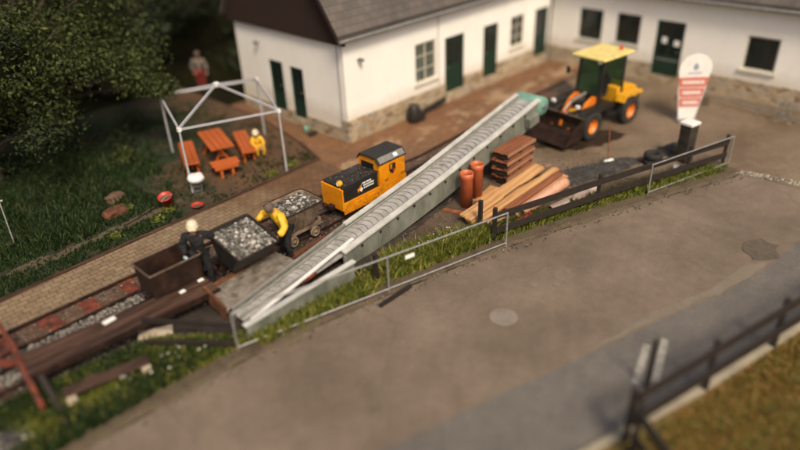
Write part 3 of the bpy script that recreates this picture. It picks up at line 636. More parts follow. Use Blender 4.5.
for (x, y, r_) in ((2.6, 21.0, .75), (4.6, 22, .8), (6.6, 22.2, .7), (8.1, 21.6, .55), (7.6, 20.2, .4), (.8, 20.2, .7), (9.2, 22.8, .6)):
    sb = MB(); leaves(sb, (0, 0, r_ * .5), r_, 700, .10, .3, .8); sb.build('shrub', 'darkleaf' if y > 20.5 else 'leaf', loc=(x, y, 0), cat='shrub', group='low shrubs at the edge of the lawn',
        label={2.6: 'dark shrub with white flowers near the left edge', 4.6: 'dark shrub on the shaded lawn under the trees', 6.6: 'dark round shrub under the big leafy tree', 8.1: 'dark shrub behind the left side of the tent frame', 7.6: 'small green shrub beside the left benches of the tent', .8: 'green shrub nearest the leaning stake', 9.2: 'dark shrub beyond the picnic table'}[x])
for (x, y, s_, lab) in ((13.9, 19.6, .0, ''),): pass
tuft_l = []
for i, (x, y) in enumerate(((6.1, 17.15), (6.85, 16.05), (11.0, 15.75), (10.2, 15.72), (5.2, 15.85), (6.4, 15.75))):
    random.seed(40 + i); sb = MB(); leaves(sb, (0, 0, .05), .2, 120, .09, .1, .5)
    sb.build('weed_plant', 'vgrass', loc=(x, y, .03), cat='plant', group='broad leaved weeds on the lawn', label=['bright weed right of the brown stones', 'weed between the red bucket and the path', 'weed beside the lawn corner and the tent leg', 'weed on the bare soil between the tent and the path', 'low weed on the path edge left of the tubs', 'weed on the path edge near the red bucket'][i])

# ------------------------------------------------------------------ tent frame, benches
T = thing('tent_frame', 'bare grey metal frame of a party tent over the picnic table', 'tent frame', (9.9, 17.6, 0))
cor = [(-1.98, -1.01), (.73, -2.05), (2.1, .99), (-.85, 2.17)]; top = 2.02; pk = (0, 0, 2.62)
for i, (x, y) in enumerate(cor):
    lg = MB().tube([(x, y, 0), (x, y, top)], .035, 8).build('leg', 'alu', T); MB().bb((x - .08, y - .08, 0), (x + .08, y + .08, .012)).build('foot_plate', 'steel', lg)
    x2, y2 = cor[(i + 1) % 4]; MB().bar((x, y, top), (x2, y2, top), .055, .055).build('top_bar', 'alu', T)
    MB().bar((x, y, top + .03), pk, .055, .06).build('roof_bar', 'alu', T)
    MB().box((x, y, top), (.1, .1, .12)).build('corner_joint', 'white', T)
MB().box(pk, (.14, .14, .1)).build('peak_joint', 'white', T)
def table_legs(mb_list): pass
pt = thing('picnic_table', 'orange wooden picnic table standing in the middle of the tent frame', 'table', (9.76, 18.05, 0), R(73))
for k in range(4): MB().box((0, -.285 + k * .19, .73), (1.75, .175, .045)).build('table_board', 'benchwood', pt, bevel=.005)
for x in (-.62, .62):
    MB().bar((x, -.34, 0), (x, .1, .7), .08, .07).build('leg', 'benchwood', pt); MB().bar((x + .075, .34, 0), (x + .075, -.1, .7), .06, .07).build('leg', 'benchwood', pt)
MB().bar((-.62, 0, .38), (.72, 0, .38), .09, .05).build('stretcher', 'benchwood', pt)
def bench(loc, rz, lab, L=1.95, n=3):
    b = thing('garden_bench', lab, 'bench', loc, rz, 'orange benches under the tent frame')
    for k in range(n): MB().box((0, -.15 + k * .15, .44), (L, .14, .045)).build('seat_board', 'benchwood', b, bevel=.005)
    for y in (-.22, .22): MB().box((0, y, .36), (L - .1, .03, .11)).build('apron', 'benchwood', b, bevel=.004)
    for x in (-L / 2 + .25, L / 2 - .25):
        for y in (-.17, .17): MB().bar((x, y, 0), (x, y * .8, .42), .08, .07).build('leg', 'benchwood', b)
    MB().bar((-L / 2 + .25, 0, .2), (L / 2 - .25, 0, .2), .07, .04).build('stretcher', 'benchwood', b)
    return b
b1 = bench((8.93, 18.4, 0), R(66), 'orange bench left of the picnic table')
dup(b1, (10.62, 17.75, 0), R(66), 'orange bench right of the picnic table')
bench((9.28, 16.85, 0), R(-18), 'short orange bench across the near end of the picnic table', .85)

# ------------------------------------------------------------------ small things on the lawn
bk = thing('bucket', 'red bucket standing tilted on the lawn left of the white bag', 'bucket', (7.0, 16.3, .02)); bk.rotation_euler = (R(8), R(-14), 0)
MB().lathe([(0, .01), (.13, .0), (.19, .40), (.205, .405), (.205, .425), (.18, .425), (.125, .03), (0, .03)], n=28).build('bucket_body', 'red', bk)
MB().tube([(.19 * math.cos(t), .19 * math.sin(t) * .2 - .12, .40 + .05 * math.sin(t)) for t in [math.pi * k / 10 for k in range(11)]], .006, 6).build('handle', 'steel', bk)
MB().lathe([(0, .34), (.17, .34)], n=20).build('contents', 'dirt', bk)
bo = thing('plastic_bowl', 'small round red bowl on the grass by the path edge', 'bowl', (7.5, 15.62, .02))
MB().lathe([(0, .0), (.10, 0), (.16, .10), (.18, .105), (.15, .095), (.09, .02), (0, .02)], n=28).build('bowl_body', 'red', bo)
MB().lathe([(0, .06), (.12, .06)], n=16).build('contents', 'dirt', bo)
wb = thing('waste_bin', 'grey wire bin with a white bag at the front left leg of the tent frame', 'bin', (8.02, 16.42, 0))
mb = MB()
for k in range(14): t = 2 * math.pi * k / 14; mb.tube([(.12 * math.cos(t), .12 * math.sin(t), 0), (.15 * math.cos(t), .15 * math.sin(t), .42)], .006, 5)
for z in (.02, .15, .3, .42): mb.tube([((.12 + z * .07) * math.cos(t), (.12 + z * .07) * math.sin(t), z) for t in [2 * math.pi * k / 20 for k in range(21)]], .007, 5, False)
mb.build('basket', 'grey', wb)
mb = MB(); n = 24; prof = [(0, .42), (.12, .40), (.22, .43), (.25, .52), (.21, .60), (.10, .63), (0, .62)]; mb.lathe(prof, n=n)
mb.v = [(x * (1 + .12 * noise.noise(Vector((x * 9, y * 9, z * 9)))) , y, z + .03 * noise.noise(Vector((x * 8, y * 8, 2)))) for x, y, z in mb.v]; mb.build('bag', 'white', wb)
def boulder(name, loc, s, mat, lab, cat, seed, rz=0):
    bm = bmesh.new(); bmesh.ops.create_icosphere(bm, subdivisions=3, radius=1)
    for v in bm.verts:
        m_ = max(abs(v.co.x), abs(v.co.y), abs(v.co.z)); v.co = v.co * (.45 + .55 / m_ * .9); v.co *= 1 + .22 * noise.noise(v.co * 1.4 + Vector((seed, 0, 0))) + .05 * noise.noise(v.co * 5); v.co = Vector((v.co.x * s[0], v.co.y * s[1], v.co.z * s[2] + s[2] * .8))
    me = bpy.data.meshes.new(name); bm.to_mesh(me); bm.free(); me.materials.append(M[mat]); o = bpy.data.objects.new(name, me); C.objects.link(o); o.location = loc; o.rotation_euler = (0, 0, rz)
    o['label'] = lab; o['category'] = cat; return o
boulder('boulder', (6.15, 17.9, 0), (.30, .2, .14), 'boulder', 'flat pale brown stone farther back on the lawn', 'stone', 1, .3)['group'] = 'brown stones on the lawn'
boulder('boulder', (5.75, 17.1, 0), (.36, .24, .12), 'rust', 'reddish brown stone nearer the path on the lawn', 'stone', 5, .2)['group'] = 'brown stones on the lawn'
sheet('soil_strip', ragged([(2.2, 16.3), (3.2, 16.4), (4.4, 16.25), (5.6, 16.5), (7.2, 16.7), (7.5, 16.45), (6.6, 16.15), (5.2, 16.05), (3.4, 16.0), (2.2, 15.9)], .2), .021, 'shoulder')
MB().tube([(0, 0, .04), (.7, .18, .05), (1.5, .45, .04)], [.04, .035, .02], 8).build('log', 'bark', loc=(5.6, 16.25, .02), label='thin rotten log lying on the bare soil of the lawn', cat='log')
MB().tube([(0, 0, 0), (.1, .35, 1.35)], .018, 6).build('stake', 'steel', loc=(3.2, 17.5, 0), label='thin grey stake leaning in the lawn at the left edge', cat='stake')
gb = thing('watering_can', 'small green can at the foot of the white gable', 'can', (13.1, 17.6, .02))
MB().lathe([(0, 0), (.09, 0), (.09, .2), (.03, .24), (0, .24)], n=16).build('can_body', 'teal', gb); MB().tube([(.08, 0, .05), (.2, 0, .2)], .015, 6).build('spout', 'teal', gb)
MB().box((0, 0, .06), (.35, .2, .12), .3).build('kerb_stone', 'darkwood', loc=(13.05, 17.2, .02), label='dark block lying beside the green can at the gable', cat='block', bevel=.02)
dr = thing('iron_pot', 'black iron pot standing at the stone plinth of the long house', 'iron pot', (16.2, 15.25, .02))
MB().lathe([(0, 0), (.2, 0), (.24, .12), (.24, .5), (.19, .58), (.19, .64), (0, .64)], n=20).build('pot_body', 'black', dr); MB().box((.22, -.1, .22), (.3, .3, .3)).build('fire_box', 'black', dr, bevel=.02)
MB().bar((0, 0, .14), (1.65, .12, .24), .12, .14).build('timber_beam', 'black', loc=(16.6, 15.4, .02), label='black beam lying along the stone plinth beside the iron pot', cat='beam')

# ------------------------------------------------------------------ mine tubs
def wheel(parent, x, y, r, wd=.06, mat='darkrust'):
    w_ = MB().lathe([(0, -wd * .5), (r * .3, -wd * .5), (r * .35, -wd * .2), (r * .8, -wd * .2), (r * .84, -wd * .5), (r, -wd * .5), (r, wd * .3), (r * 1.16, wd * .3), (r * 1.16, wd * .5), (0, wd * .5)], (x, y, r), 24, 'Y').build('wheel', mat, parent)
    MB().lathe([(0, -.07), (r * .22, -.07), (r * .25, 0)], (x, y, r), 12, 'Y').build('hub', 'claydirt', w_)
def under(root, L, wd, z0=.02, mat='darkrust'):
    for s_ in (-1, 1): MB().bar((-L / 2, s_ * .2, .27), (L / 2, s_ * .2, .27), .07, .1).build('chassis_beam', mat, root)
    for x in (-L * .28, L * .28):
        ax = MB().tube([(x, -.36, .13), (x, .36, .13)], .022, 8).build('axle', mat, root)
        for s_ in (-1, 1): MB().box((x, s_ * .2, .17), (.12, .08, .14)).build('axle_box', mat, ax)
        wheel(root, x, -.32, .13, .06, mat); wheel(root, x, .32, .13, -.06, mat)
    for s_ in (-1, 1): MB().box((s_ * (L / 2 + .05), 0, .27), (.1, .22, .12)).build('buffer', mat, root, bevel=.01)
def tub_mesh(LT, WT, LB, WB, z0, z1, th=.025, corner=.06):
    mb = MB(); n = 4
    def ring(l, w_, z, r):
        pts = []
        for cx, cy, a0 in ((l / 2 - r, w_ / 2 - r, 0), (-l / 2 + r, w_ / 2 - r, 90), (-l / 2 + r, -w_ / 2 + r, 180), (l / 2 - r, -w_ / 2 + r, 270)):
            for k in range(n + 1): a = R(a0 + 90 * k / n); pts.append((cx + r * math.cos(a), cy + r * math.sin(a), z))
        return pts
    rs = [ring(LB, WB, z0, corner), ring(LT, WT, z1, corner), ring(LT - 2 * th, WT - 2 * th, z1, corner * .8), ring(LB - 2 * th, WB - 2 * th, z0 + th, corner * .8)]
    N = len(rs[0]); vs = [p for r_ in rs for p in r_]
    fs = [(j * N + k, j * N + (k + 1) % N, (j + 1) * N + (k + 1) % N, (j + 1) * N + k) for j in range(3) for k in range(N)]
    fs += [tuple(range(N))[::-1], tuple(range(3 * N, 4 * N))]; mb.add(vs, fs)
    rimpts = ring(LT + .02, WT + .02, z1, corner + .01); rimpts.append(rimpts[0])
    return mb, MB().tube(rimpts, .02, 6, False)
def rubble_heap(name, loc, rz, rx, L, W, z, h, lab, n, tilt=(0, 0)):
    mb = MB(); N, K = 24, 16; vs = []
    for j in range(K + 1):
        for i in range(N + 1):
            x, y = -L / 2 + L * i / N, -W / 2 + W * j / K
            e = min(1, min(i, N - i) / 5, min(j, K - j) / 4)
            vs.append((x, y, z + h * e ** .7 + .045 * noise.noise(Vector((x * 7, y * 7, loc[0]))) * (.3 + e) + random.uniform(-.008, .008)))
    mb.add(vs, [(j * (N + 1) + i, j * (N + 1) + i + 1, (j + 1) * (N + 1) + i + 1, (j + 1) * (N + 1) + i) for j in range(K) for i in range(N)])
    o = mb.build(name, 'blackgrit' if n > 600 else 'rubble', loc=loc, label=lab, cat='rubble', group='rubble loads in the mine tubs'); o.rotation_euler = (R(tilt[0]), R(tilt[1]), rz)
    r_ = MB()
    for k in range(n):
        x, y = random.uniform(-.49, .49) * L, random.uniform(-.49, .49) * W; e = min(1, (L / 2 - abs(x)) / (L * .2), (W / 2 - abs(y)) / (W * .25)); r = .010 + .055 * random.random() ** 4
        r_.rock((x, y, z + h * max(0, e) ** .7 + .01 + r * .1), r, .6)
    r_.build('loose_stones', 'rubble', o, kind='stuff'); return o
random.seed(21)
# empty tub
t1 = thing('mine_tub', 'empty dark brown box tub at the left end of the track', 'mine tub', (4.86, 12.14, .10), 0, 'mine tubs on the track')
under(t1, 1.1, .7); a, b = tub_mesh(1.22, .80, 1.16, .74, .34, 1.02, .02, .03); tb = a.build('tub_body', 'darkrust', t1); b.build('rim', 'rim', tb)
MB().tube([(-.63, -.2, .5), (-.72, -.2, .36), (-.72, .2, .36), (-.63, .2, .5)], .018, 6).build('coupling', 'darkrust', t1)
# tipped tub full of rubble between the two workers
t2 = thing('mine_tub', 'wide black tipping tub heaped with grey rubble between the two workers', 'mine tub', (6.43, 12.05, .10), R(-3), 'mine tubs on the track')
under(t2, 1.05, .7)
a, b = tub_mesh(1.10, 1.20, 1.0, .62, .12 - .3, .72 - .3, .022, .07); tb = a.build('tub_body', 'black', t2); b.build('rim', 'darkrust', tb)
tb.location = (0, -.52, .73); tb.rotation_euler = (R(13), 0, R(4))
for x in (-.45, .45): MB().bar((x, -.22, .3), (x, -.25, .62), .06, .06).build('cradle', 'darkrust', t2)
rubble_heap('rubble_heap', (6.43, 11.53, .83), R(1), 0, 1.04, 1.12, .33, .07, 'grey rubble heaped in the tipping tub between the workers', 2200, (13, 0))
# dirty rounded tub behind
t3 = thing('mine_tub', 'clay caked tub with rounded rim full of grey rubble, in front of the locomotive', 'mine tub', (8.3, 12.05, .10), 0, 'mine tubs on the track')
under(t3, 1.25, .7, mat='claydirt')
a, b = tub_mesh(1.24, .96, 1.0, .50, .36, 1.0, .022, .16); tb = a.build('tub_body', 'claydirt', t3); b.build('rim', 'darkrust', tb)
for x in (-.3, .0, .3): MB().bar((x, -.27, .38), (x, -.49, .93), .04, .02).build('rib', 'claydirt', tb)
rubble_heap('rubble_heap', (8.3, 12.05, .10), 0, 0, 1.12, .84, .90, .09, 'grey rubble heaped in the clay caked tub before the locomotive', 1600)

# ------------------------------------------------------------------ locomotive
L0 = thing('mine_locomotive', 'small orange yellow mine locomotive with black hood standing on the narrow track', 'locomotive', (9.72, 12.2, .10))
for x in (.55, 1.65): wheel(L0, x, -.32, .16); wheel(L0, x, .32, .16, -.06)
MB().bb((.05, -.30, .16), (2.3, .30, .30)).build('chassis', 'darkrust', L0)
fr_ = MB().extr([(0, .12), (2.35, .12), (2.35, .46), (0, .46)], lambda x, z: (x, -.42, z), lambda x, z: (x, -.38, z)); fr_.build('side_frame', 'yellow', L0, bevel=.008)
MB().bb((0, .38, .12), (2.35, .42, .46)).build('side_frame', 'yellow', L0, bevel=.008)
MB().bb((-.05, -.43, .24), (.0, .43, .88)).build('front_plate', 'yellow', L0, bevel=.012)
MB().bb((2.35, -.42, .10), (2.40, .42, .5)).build('rear_plate', 'yellow', L0, bevel=.012)
MB().bb((.0, -.38, .40), (1.32, .38, .46)).build('deck', 'darkrust', L0)
hood = MB().bb((.02, -.39, .463), (1.30, .39, .90)).build('hood', 'black', L0, bevel=.02)
mb = MB(); mb.bb((.0, -.405, .902), (1.32, .405, .925)); mb.build('hood_lid', M['black'], hood, bevel=.004)
mb = MB(); random.seed(31)
for k in range(240): mb.rock((random.uniform(.05, 1.27), random.uniform(-.36, .36), .928), random.uniform(.006, .02))
mb.build('coal_crumbs', 'stones', hood, kind='stuff')
for x in (.55, 1.02): MB().box((x, -.425, .28), (.26, .02, .18)).build('access_panel', 'yellow', L0, bevel=.006)
for x in (.35, .8, 1.25): MB().tube([(x, -.425, .2), (x, -.455, .2), (x, -.455, .36), (x, -.425, .36)], .009, 6).build('grab_handle', 'yellow', L0)
# emblem and three white lettering strokes rows on the hood side (illegible at this size)
mb = MB(); random.seed(2)
for r_ in range(3):
    x = .74 + r_ * .02
    while x < 1.14 - (.08 if r_ == 0 else 0):
        wd = random.uniform(.018, .04); mb.box((x, -.394, .79 - r_ * .075), (wd, .006, .042), 0, R(12)); x += wd + .016
mb.build('lettering', 'paper', hood)
mb = MB(); mb.extr([(.52, .66), (.60, .70), (.70, .80), (.66, .70), (.70, .62), (.61, .64), (.55, .56)], lambda x, z: (x, -.398, z), lambda x, z: (x, -.392, z)); mb.build('emblem', 'yellow', hood)
mb = MB(); mb.extr([(.60, .62), (.68, .70), (.72, .64), (.66, .56)], lambda x, z: (x, -.403, z), lambda x, z: (x, -.399, z)); mb.build('emblem_wing', 'paper', hood)
lamp = MB().lathe([(0, -.08), (.06, -.08), (.08, -.04), (.08, .04), (.04, .07), (0, .07)], (.02, -.28, 1.02), 16, 'X').build('headlamp', 'lyellow', L0)
MB().tube([(.02, -.28, .86), (.02, -.28, .97)], .02, 8).build('lamp_post', 'lyellow', lamp); MB().lathe([(0, -.085), (.05, -.085)], (.02, -.28, 1.02), 14, 'X').build('lens', 'paper', lamp)
# cab
cab = MB(); prof = [(-.42, .46), (-.42, 1.10), (-.30, 1.24), (.30, 1.24), (.42, 1.10), (.42, .46)]
for x0, x1 in ((1.34, 1.38), (2.31, 2.35)): cab.extr(prof, lambda a, z: (x0, a, z), lambda a, z: (x1, a, z))
cab.bb((1.38, -.42, .46), (2.31, -.385, 1.10)); cab.bb((1.38, .385, .46), (2.31, .42, 1.10)); cb = cab.build('cab', 'yellow', L0, bevel=.006)
mb = MB(); mb.extr([(-.445, 1.09), (-.31, 1.25), (.31, 1.25), (.445, 1.09), (.445, 1.115), (.32, 1.285), (-.32, 1.285), (-.445, 1.115)], lambda a, z: (1.30, a, z), lambda a, z: (2.39, a, z)); mb.build('cab_roof', 'black', cb)
MB().box((1.85, -.39, 1.20), (.98, .012, .18), 0, 0, R(-39)).build('roof_side_panel', 'grey', cb)
MB().box((2.0, -.40, 1.21), (.14, .01, .10), 0, 0, R(-39)).build('roof_white_spot', 'paper', cb)  # small white spot on the slanted side of the cab roof
MB().box((1.336, .05, .98), (.006, .5, .2)).build('cab_window', 'glass', cb)
sh = [(1.73, .99), (1.97, .99), (1.98, .82), (1.94, .74), (1.85, .68), (1.76, .74), (1.72, .82)]
e1 = MB().extr(sh, lambda x, z: (x, -.424, z), lambda x, z: (x, -.428, z)).build('shield_emblem', 'darkrust', cb)
MB().extr([(1.76, .97), (1.84, .97), (1.84, .84), (1.755, .84)], lambda x, z: (x, -.429, z), lambda x, z: (x, -.431, z)).build('shield_field', 'yellow', e1)
MB().extr([(1.865, .81), (1.95, .81), (1.92, .75), (1.865, .715)], lambda x, z: (x, -.429, z), lambda x, z: (x, -.431, z)).build('shield_field', 'red', e1)
for x in (1.52, 2.18): MB().tube([(x, -.425, .58), (x, -.46, .60), (x + .12, -.46, .60), (x + .12, -.425, .58)], .008, 6).build('cab_latch', 'black', cb)
MB().box((-.12, 0, .27), (.16, .2, .14)).build('buffer', 'darkrust', L0, bevel=.015)

# ------------------------------------------------------------------ conveyor
CV = thing('scraper_conveyor', 'long grey trough conveyor rising from the tubs to the wheel loader', 'conveyor', (5.3, 10.4, 0))
def cn(u): return 10.02 + .035 * (u - 5.3)                      # near side line
def ct(u):                                                       # top height
    return .30 + .055 * (u - 5.3) if u < 8.2 else .46 + .125 * (u - 8.2) if u < 11.7 else .8975 + .17 * (u - 11.7)
def cw(u): return .86 - .34 * max(0, min(1, (8.6 - u) / 3.3))   # the trough narrows at its foot
def cbm(u): return max(.0, ct(u) - (.62 + .012 * (u - 8)))
WD = .86
us = [5.3, 6.2, 7.2, 8.2, 9.0, 10, 11, 12, 13, 14, 15, 16, 16.75]
def strip(name, mat, ya, yb, za, zb, u_list=us, parent=CV, ztop=None, bevel=0):
    mb = MB()
    for i in range(len(u_list) - 1):
        vs = []
        for u in (u_list[i], u_list[i + 1]):
            for y, z in ((ya, za), (yb, za), (yb, zb), (ya, zb)):
                zz = (ct(u) + z) if z != 'b' else cbm(u); yy = y - (WD - cw(u)) if y > .4 else y; vs.append((u - 5.3, cn(u) + yy - 10.4, zz))
        fs = [(0, 1, 5, 4), (1, 2, 6, 5), (2, 3, 7, 6), (3, 0, 4, 7)]
        if i == 0: fs.append((3, 2, 1, 0))
        if i == len(u_list) - 2: fs.append((4, 5, 6, 7))
        mb.add(vs, fs)
    return mb.build(name, mat, parent, bevel=bevel)
strip('side_panel', 'greengrey', 0, .05, 'b', -.02, us[3:]); strip('side_panel', 'greengrey', WD - .05, WD, 'b', -.02)
strip('near_flange', 'flange', -.06, .11, -.015, .03, us[3:]); strip('far_flange', 'flight', WD - .06, WD + .01, -.015, .02, us[:5]); strip('far_flange', 'flange', WD - .10, WD + .03, -.015, .035, us[4:])
strip('trough_floor', 'belt', .055, WD - .055, -.13, -.09)
strip('inner_rail', 'flight', .165, .20, -.085, -.03); strip('inner_rail', 'flight', WD - .17, WD - .135, -.085, -.03)
for k in range(60):
    u = 5.5 + k * .19
    if u > 16.5: break
    z = ct(u) - .065; y0 = cn(u) - 10.4; s_ = ct(u + .1) - ct(u); m = MB(); W_ = cw(u); c = y0 + W_ / 2
    arc = []
    for j in range(9):
        t = j / 8; arc.append((u - 5.3 - .05 + .10 * math.sin(math.pi * t), y0 + .20 + (W_ - .38) * t, z - .012 + s_ * math.sin(math.pi * t)))
    for j in range(8): m.bar(arc[j], arc[j + 1], .010, .016)
    m.build('flight_bar', 'flight', CV)
# panel stiffeners, head drum, legs
for u in (9.4, 10.6, 11.8, 13, 14.2, 15.4):
    MB().bb((u - 5.3 - .02, cn(u) - 10.4 - .012, cbm(u) + .02), (u - 5.3 + .02, cn(u) - 10.4 - .002, ct(u) - .06)).build('stiffener', 'greengrey', CV)
zt = ct(16.9)
hd = MB().lathe([(0, -.05), (.27, -.05), (.29, -.02), (.29, WD + .02), (.27, WD + .05), (0, WD + .05)], (16.95 - 5.3, cn(16.9) - 10.4, zt - .28), 24, 'Y').build('head_drum', 'teal', CV)
MB().lathe([(0, -.09), (.08, -.09), (.09, -.05)], (16.95 - 5.3, cn(16.9) - 10.4, zt - .28), 16, 'Y').build('drum_hub', 'grey', hd)
MB().box((16.2 - 5.3, cn(16.2) - 10.4 - .12, ct(16.2) - .36), (.5, .2, .32), 0, R(-9)).build('drive_motor', 'greengrey', CV, bevel=.02)
for y in (.05, WD - .05):
    MB().bar((15.9 - 5.3, cn(16) - 10.4 + y, 0), (15.7 - 5.3, cn(16) - 10.4 + y, ct(15.7) - .5), .08, .08).build('leg', 'darkrust', CV)
MB().bar((15.9 - 5.3, cn(16) - 10.4, .25), (15.9 - 5.3, cn(16) - 10.4 + WD, .25), .06, .06).build('cross_bar', 'darkrust', CV)
for k in range(12):
    u = 8.8 + k * .65; m = MB().lathe([(0, -.03), (.035, -.03), (.035, 0)], (u - 5.3, cn(u) - 10.4 - .005, ct(u) - .14), 8, 'Y').build('bolt', 'darkrust', CV)
# feed hopper plate at the low end, caked with pale mud
HP = thing('feed_chute', 'rust edged loading plate covered in pale mud beside the tipping tub', 'chute', (5.2, 10.9, 0))
mb = MB(); mb.add([(0, -.36, .27), (2.15, -.06, .35), (2.0, .62, .42), (.03, .42, .42), (0, -.36, .23), (2.15, -.06, .31), (2.0, .62, .38), (.03, .42, .38)], [(0, 1, 2, 3), (7, 6, 5, 4), (0, 4, 5, 1), (1, 5, 6, 2), (2, 6, 7, 3), (3, 7, 4, 0)]); mb.build('plate', 'conc', HP)
MB().bar((0, .45, .43), (2.05, .66, .43), .14, .05).build('rusty_edge', 'rust', HP)
MB().bar((-.02, -.32, .22), (0.0, .5, .40), .07, .34).build('rusty_end', 'rust', HP)
MB().bar((.02, -.40, .28), (2.1, -.09, .37), .03, .05).build('inner_lip', 'darkrust', HP)
mb = MB(); N = 22; vs = []; random.seed(4)
for j in range(9):
    for i in range(N + 1):
        s_, t_ = i / N, j / 8; x = .14 + 1.75 * s_; y = -.32 + .72 * t_ + .25 * s_; e = min(1, min(i, N - i) / 3, min(j, 8 - j) / 2); z = .272 + .07 * s_ + (.148 - .07 * s_) * t_ + e * (.018 + .035 * noise.noise(Vector((x * 3, y * 5, 0)))); vs.append((x, y, z))
mb.add(vs, [(j * (N + 1) + i, j * (N + 1) + i + 1, (j + 1) * (N + 1) + i + 1, (j + 1) * (N + 1) + i) for j in range(8) for i in range(N)]); mb.build('caked_mud', 'conc', HP)
# long rusty rail beam beside the conveyor
MB().bar((0, 0, .12), (3.2, .16, .16), .14, .12).build('steel_beam', 'rust', loc=(7.25, 11.32, 0), label='rusty steel beam lying between the track and the conveyor', cat='beam')
# skirt board in front of the conveyor foot
BD = thing('skirt_board', 'weathered green board with white top edge in front of the low conveyor end', 'board', (5.1, 9.62, 0))
mb = MB(); mb.extr([(0, 0), (2.85, 0), (2.85, .60), (0, .42)], lambda x, z: (x, -.05 * x, z), lambda x, z: (x, -.05 * x + .06, z)); mb.build('board', 'greengrey', BD)
mb = MB(); mb.bar((-.05, .03, .445), (2.88, -.115, .62), .13, .035); mb.build('top_strip', 'flange', BD)
MB().bar((0, 0, .10), (3.4, .6, .22), .09, .03).build('white_board', 'white', loc=(5.3, 9.74, .32), label='long white board lying along the low end of the conveyor', cat='board')
MB().box((0, 0, 0), (.5, .12, .06), .15).build('brick', 'brightrust', loc=(7.0, 10.0, .44), label='red brick lying on the white conveyor edge', cat='brick', bevel=.006)

# ------------------------------------------------------------------ timbers and chute frame at the left
BM = thing('timber_trough', 'two long dark brown timbers on trestles running left from the chute', 'timber beams', (1.5, 11.7, 0))
for y0, y1, z in ((.40, -.02, .47), (.14, -.22, .46), (-.13, -.42, .44)):
    MB().bar((0.0, y0, z), (3.95, y1, z - .02), .19, .08).build('timber', 'oldwood', BM, bevel=.008)
MB().bar((-.02, -.27, .42), (3.95, -.55, .40), .04, .14).build('side_angle', 'darkrust', BM)
for x in (.35, 1.9, 3.3):
    for y in (.38 - .10 * x, -.12 - .075 * x): MB().bar((x, y, 0), (x, y, .36), .09, .09).build('trestle_leg', 'darkwood', BM)
    MB().bar((x, .46 - .10 * x, .385), (x, -.18 - .075 * x, .375), .08, .05).build('trestle_top', 'darkwood', BM)
for (x, y, rz, s_) in ((1.75, .14, .1, (.26, .12)), (3.30, -.10, .1, (.13, .09)), (3.8, -.02, .0, (.13, .09))):
    MB().box((x, y, .522 if x < 2 else .515), (s_[0], s_[1], .02), rz).build('white_tag', 'paper', BM)
OC = thing('chute_frame', 'bright orange rusty steel frame at the left edge of the picture', 'steel frame', (1.55, 12.3, 0))
MB().bar((.1, 1.35, .62), (.02, -.1, .55), .09, .1).build('frame_bar', 'brightrust', OC); MB().bar((.0, -.02, .55), (-.15, -1.65, .30), .09, .1).build('frame_bar', 'brightrust', OC)
MB().bar((-.8, .3, .55), (.0, -.35, .50), .12, .12).build('frame_bar', 'brightrust', OC); MB().bar((-.1, .9, .60), (-.7, .1, .9), .08, .08).build('frame_bar', 'rust', OC)
for p in ((.06, 1.2), (.0, -.1), (-.13, -1.55)): MB().bar((p[0], p[1], 0), (p[0], p[1], .55 if p[1] > -1 else .3), .08, .08).build('leg', 'rust', OC)
MB().bar((1.68, 11.55, .42), (1.62, 10.3, .03), .10, .07).build('prop', 'darkwood', label='dark wooden prop slanting down from the end of the timbers', cat='prop')
LF = thing('rail_fence', 'low dark wooden two rail fence between the timbers and the steel barrier', 'fence', (3.7, 11.3, 0))
MB().bar((0, 0, .55), (1.1, -1.62, .60), .05, .11).build('rail', 'darkwood', LF); MB().bar((-.15, -.35, .26), (1.02, -1.75, .27), .05, .10).build('rail', 'darkwood', LF)
for x, y in ((0, .0), (1.08, -1.66)): MB().bar((x, y, 0), (x, y, .68), .09, .09).build('post', 'darkwood', LF)
lb = thing('plank_bench', 'low plank bench on white stones in the grass at the bottom left', 'bench', (2.55, 10.55, .04), R(-12))
MB().box((0, 0, .26), (1.55, .26, .05)).build('seat', 'oldwood', lb, bevel=.006)
for x in (-.68, .68): MB().box((x, -.03, .115), (.18, .24, .23), .1).build('stone_foot', 'pboulder', lb, bevel=.03)
MB().box((0, 0, .05), (.7, .3, .09), -.5).build('stone_slab', 'pboulder', loc=(3.9, 11.3, .03), label='pale stone slab under the end of the dark timbers', cat='stone', bevel=.03)
boulder('brown_clod', (2.35, 10.95, .04), (.2, .12, .07), 'boulder', 'small brown stone in the grass behind the plank bench', 'stone', 8)
boulder('brown_clod', (1.75, 10.95, .04), (.25, .1, .06), 'boulder', 'flat brown stone near the foot of the dark prop', 'stone', 9)

# ------------------------------------------------------------------ fences
def post_fence(name, pts, h, label, zr, mat='darkwood', rw=.045, rh=.17):
    f = thing(name, label, 'fence', (pts[0][0], pts[0][1], 0)); o = pts[0]
    for (x, y) in pts:
        MB().box((x - o[0], y - o[1], h / 2), (.10, .10, h), .3).build('post', mat, f, bevel=.008)
    for i in range(len(pts) - 1):
        a, b = pts[i], pts[i + 1]; d = Vector((b[0] - a[0], b[1] - a[1], 0)).normalized(); n_ = Vector((d.y, -d.x, 0)) * .065
        for z in zr: MB().bar((a[0] - o[0] + n_.x, a[1] - o[1] + n_.y, z), (b[0] - o[0] + n_.x, b[1] - o[1] + n_.y, z), rw, rh).build('rail', mat, f)
    return f
post_fence('wooden_fence', [(11.5, 8.17), (14.8, 7.15), (18.05, 6.08), (19.5, 5.58)], .98, 'black wooden two rail fence between the planks and the road', (.78, .36))
bf = post_fence('wooden_fence', [(7.82, 2.72), (9.82, 2.21), (11.82, 1.70), (13.84, 1.19), (15.9, .68)], 1.24, 'dark two rail fence on the curb at the bottom right corner', (1.08, .56), 'darkwood', .055, .19)
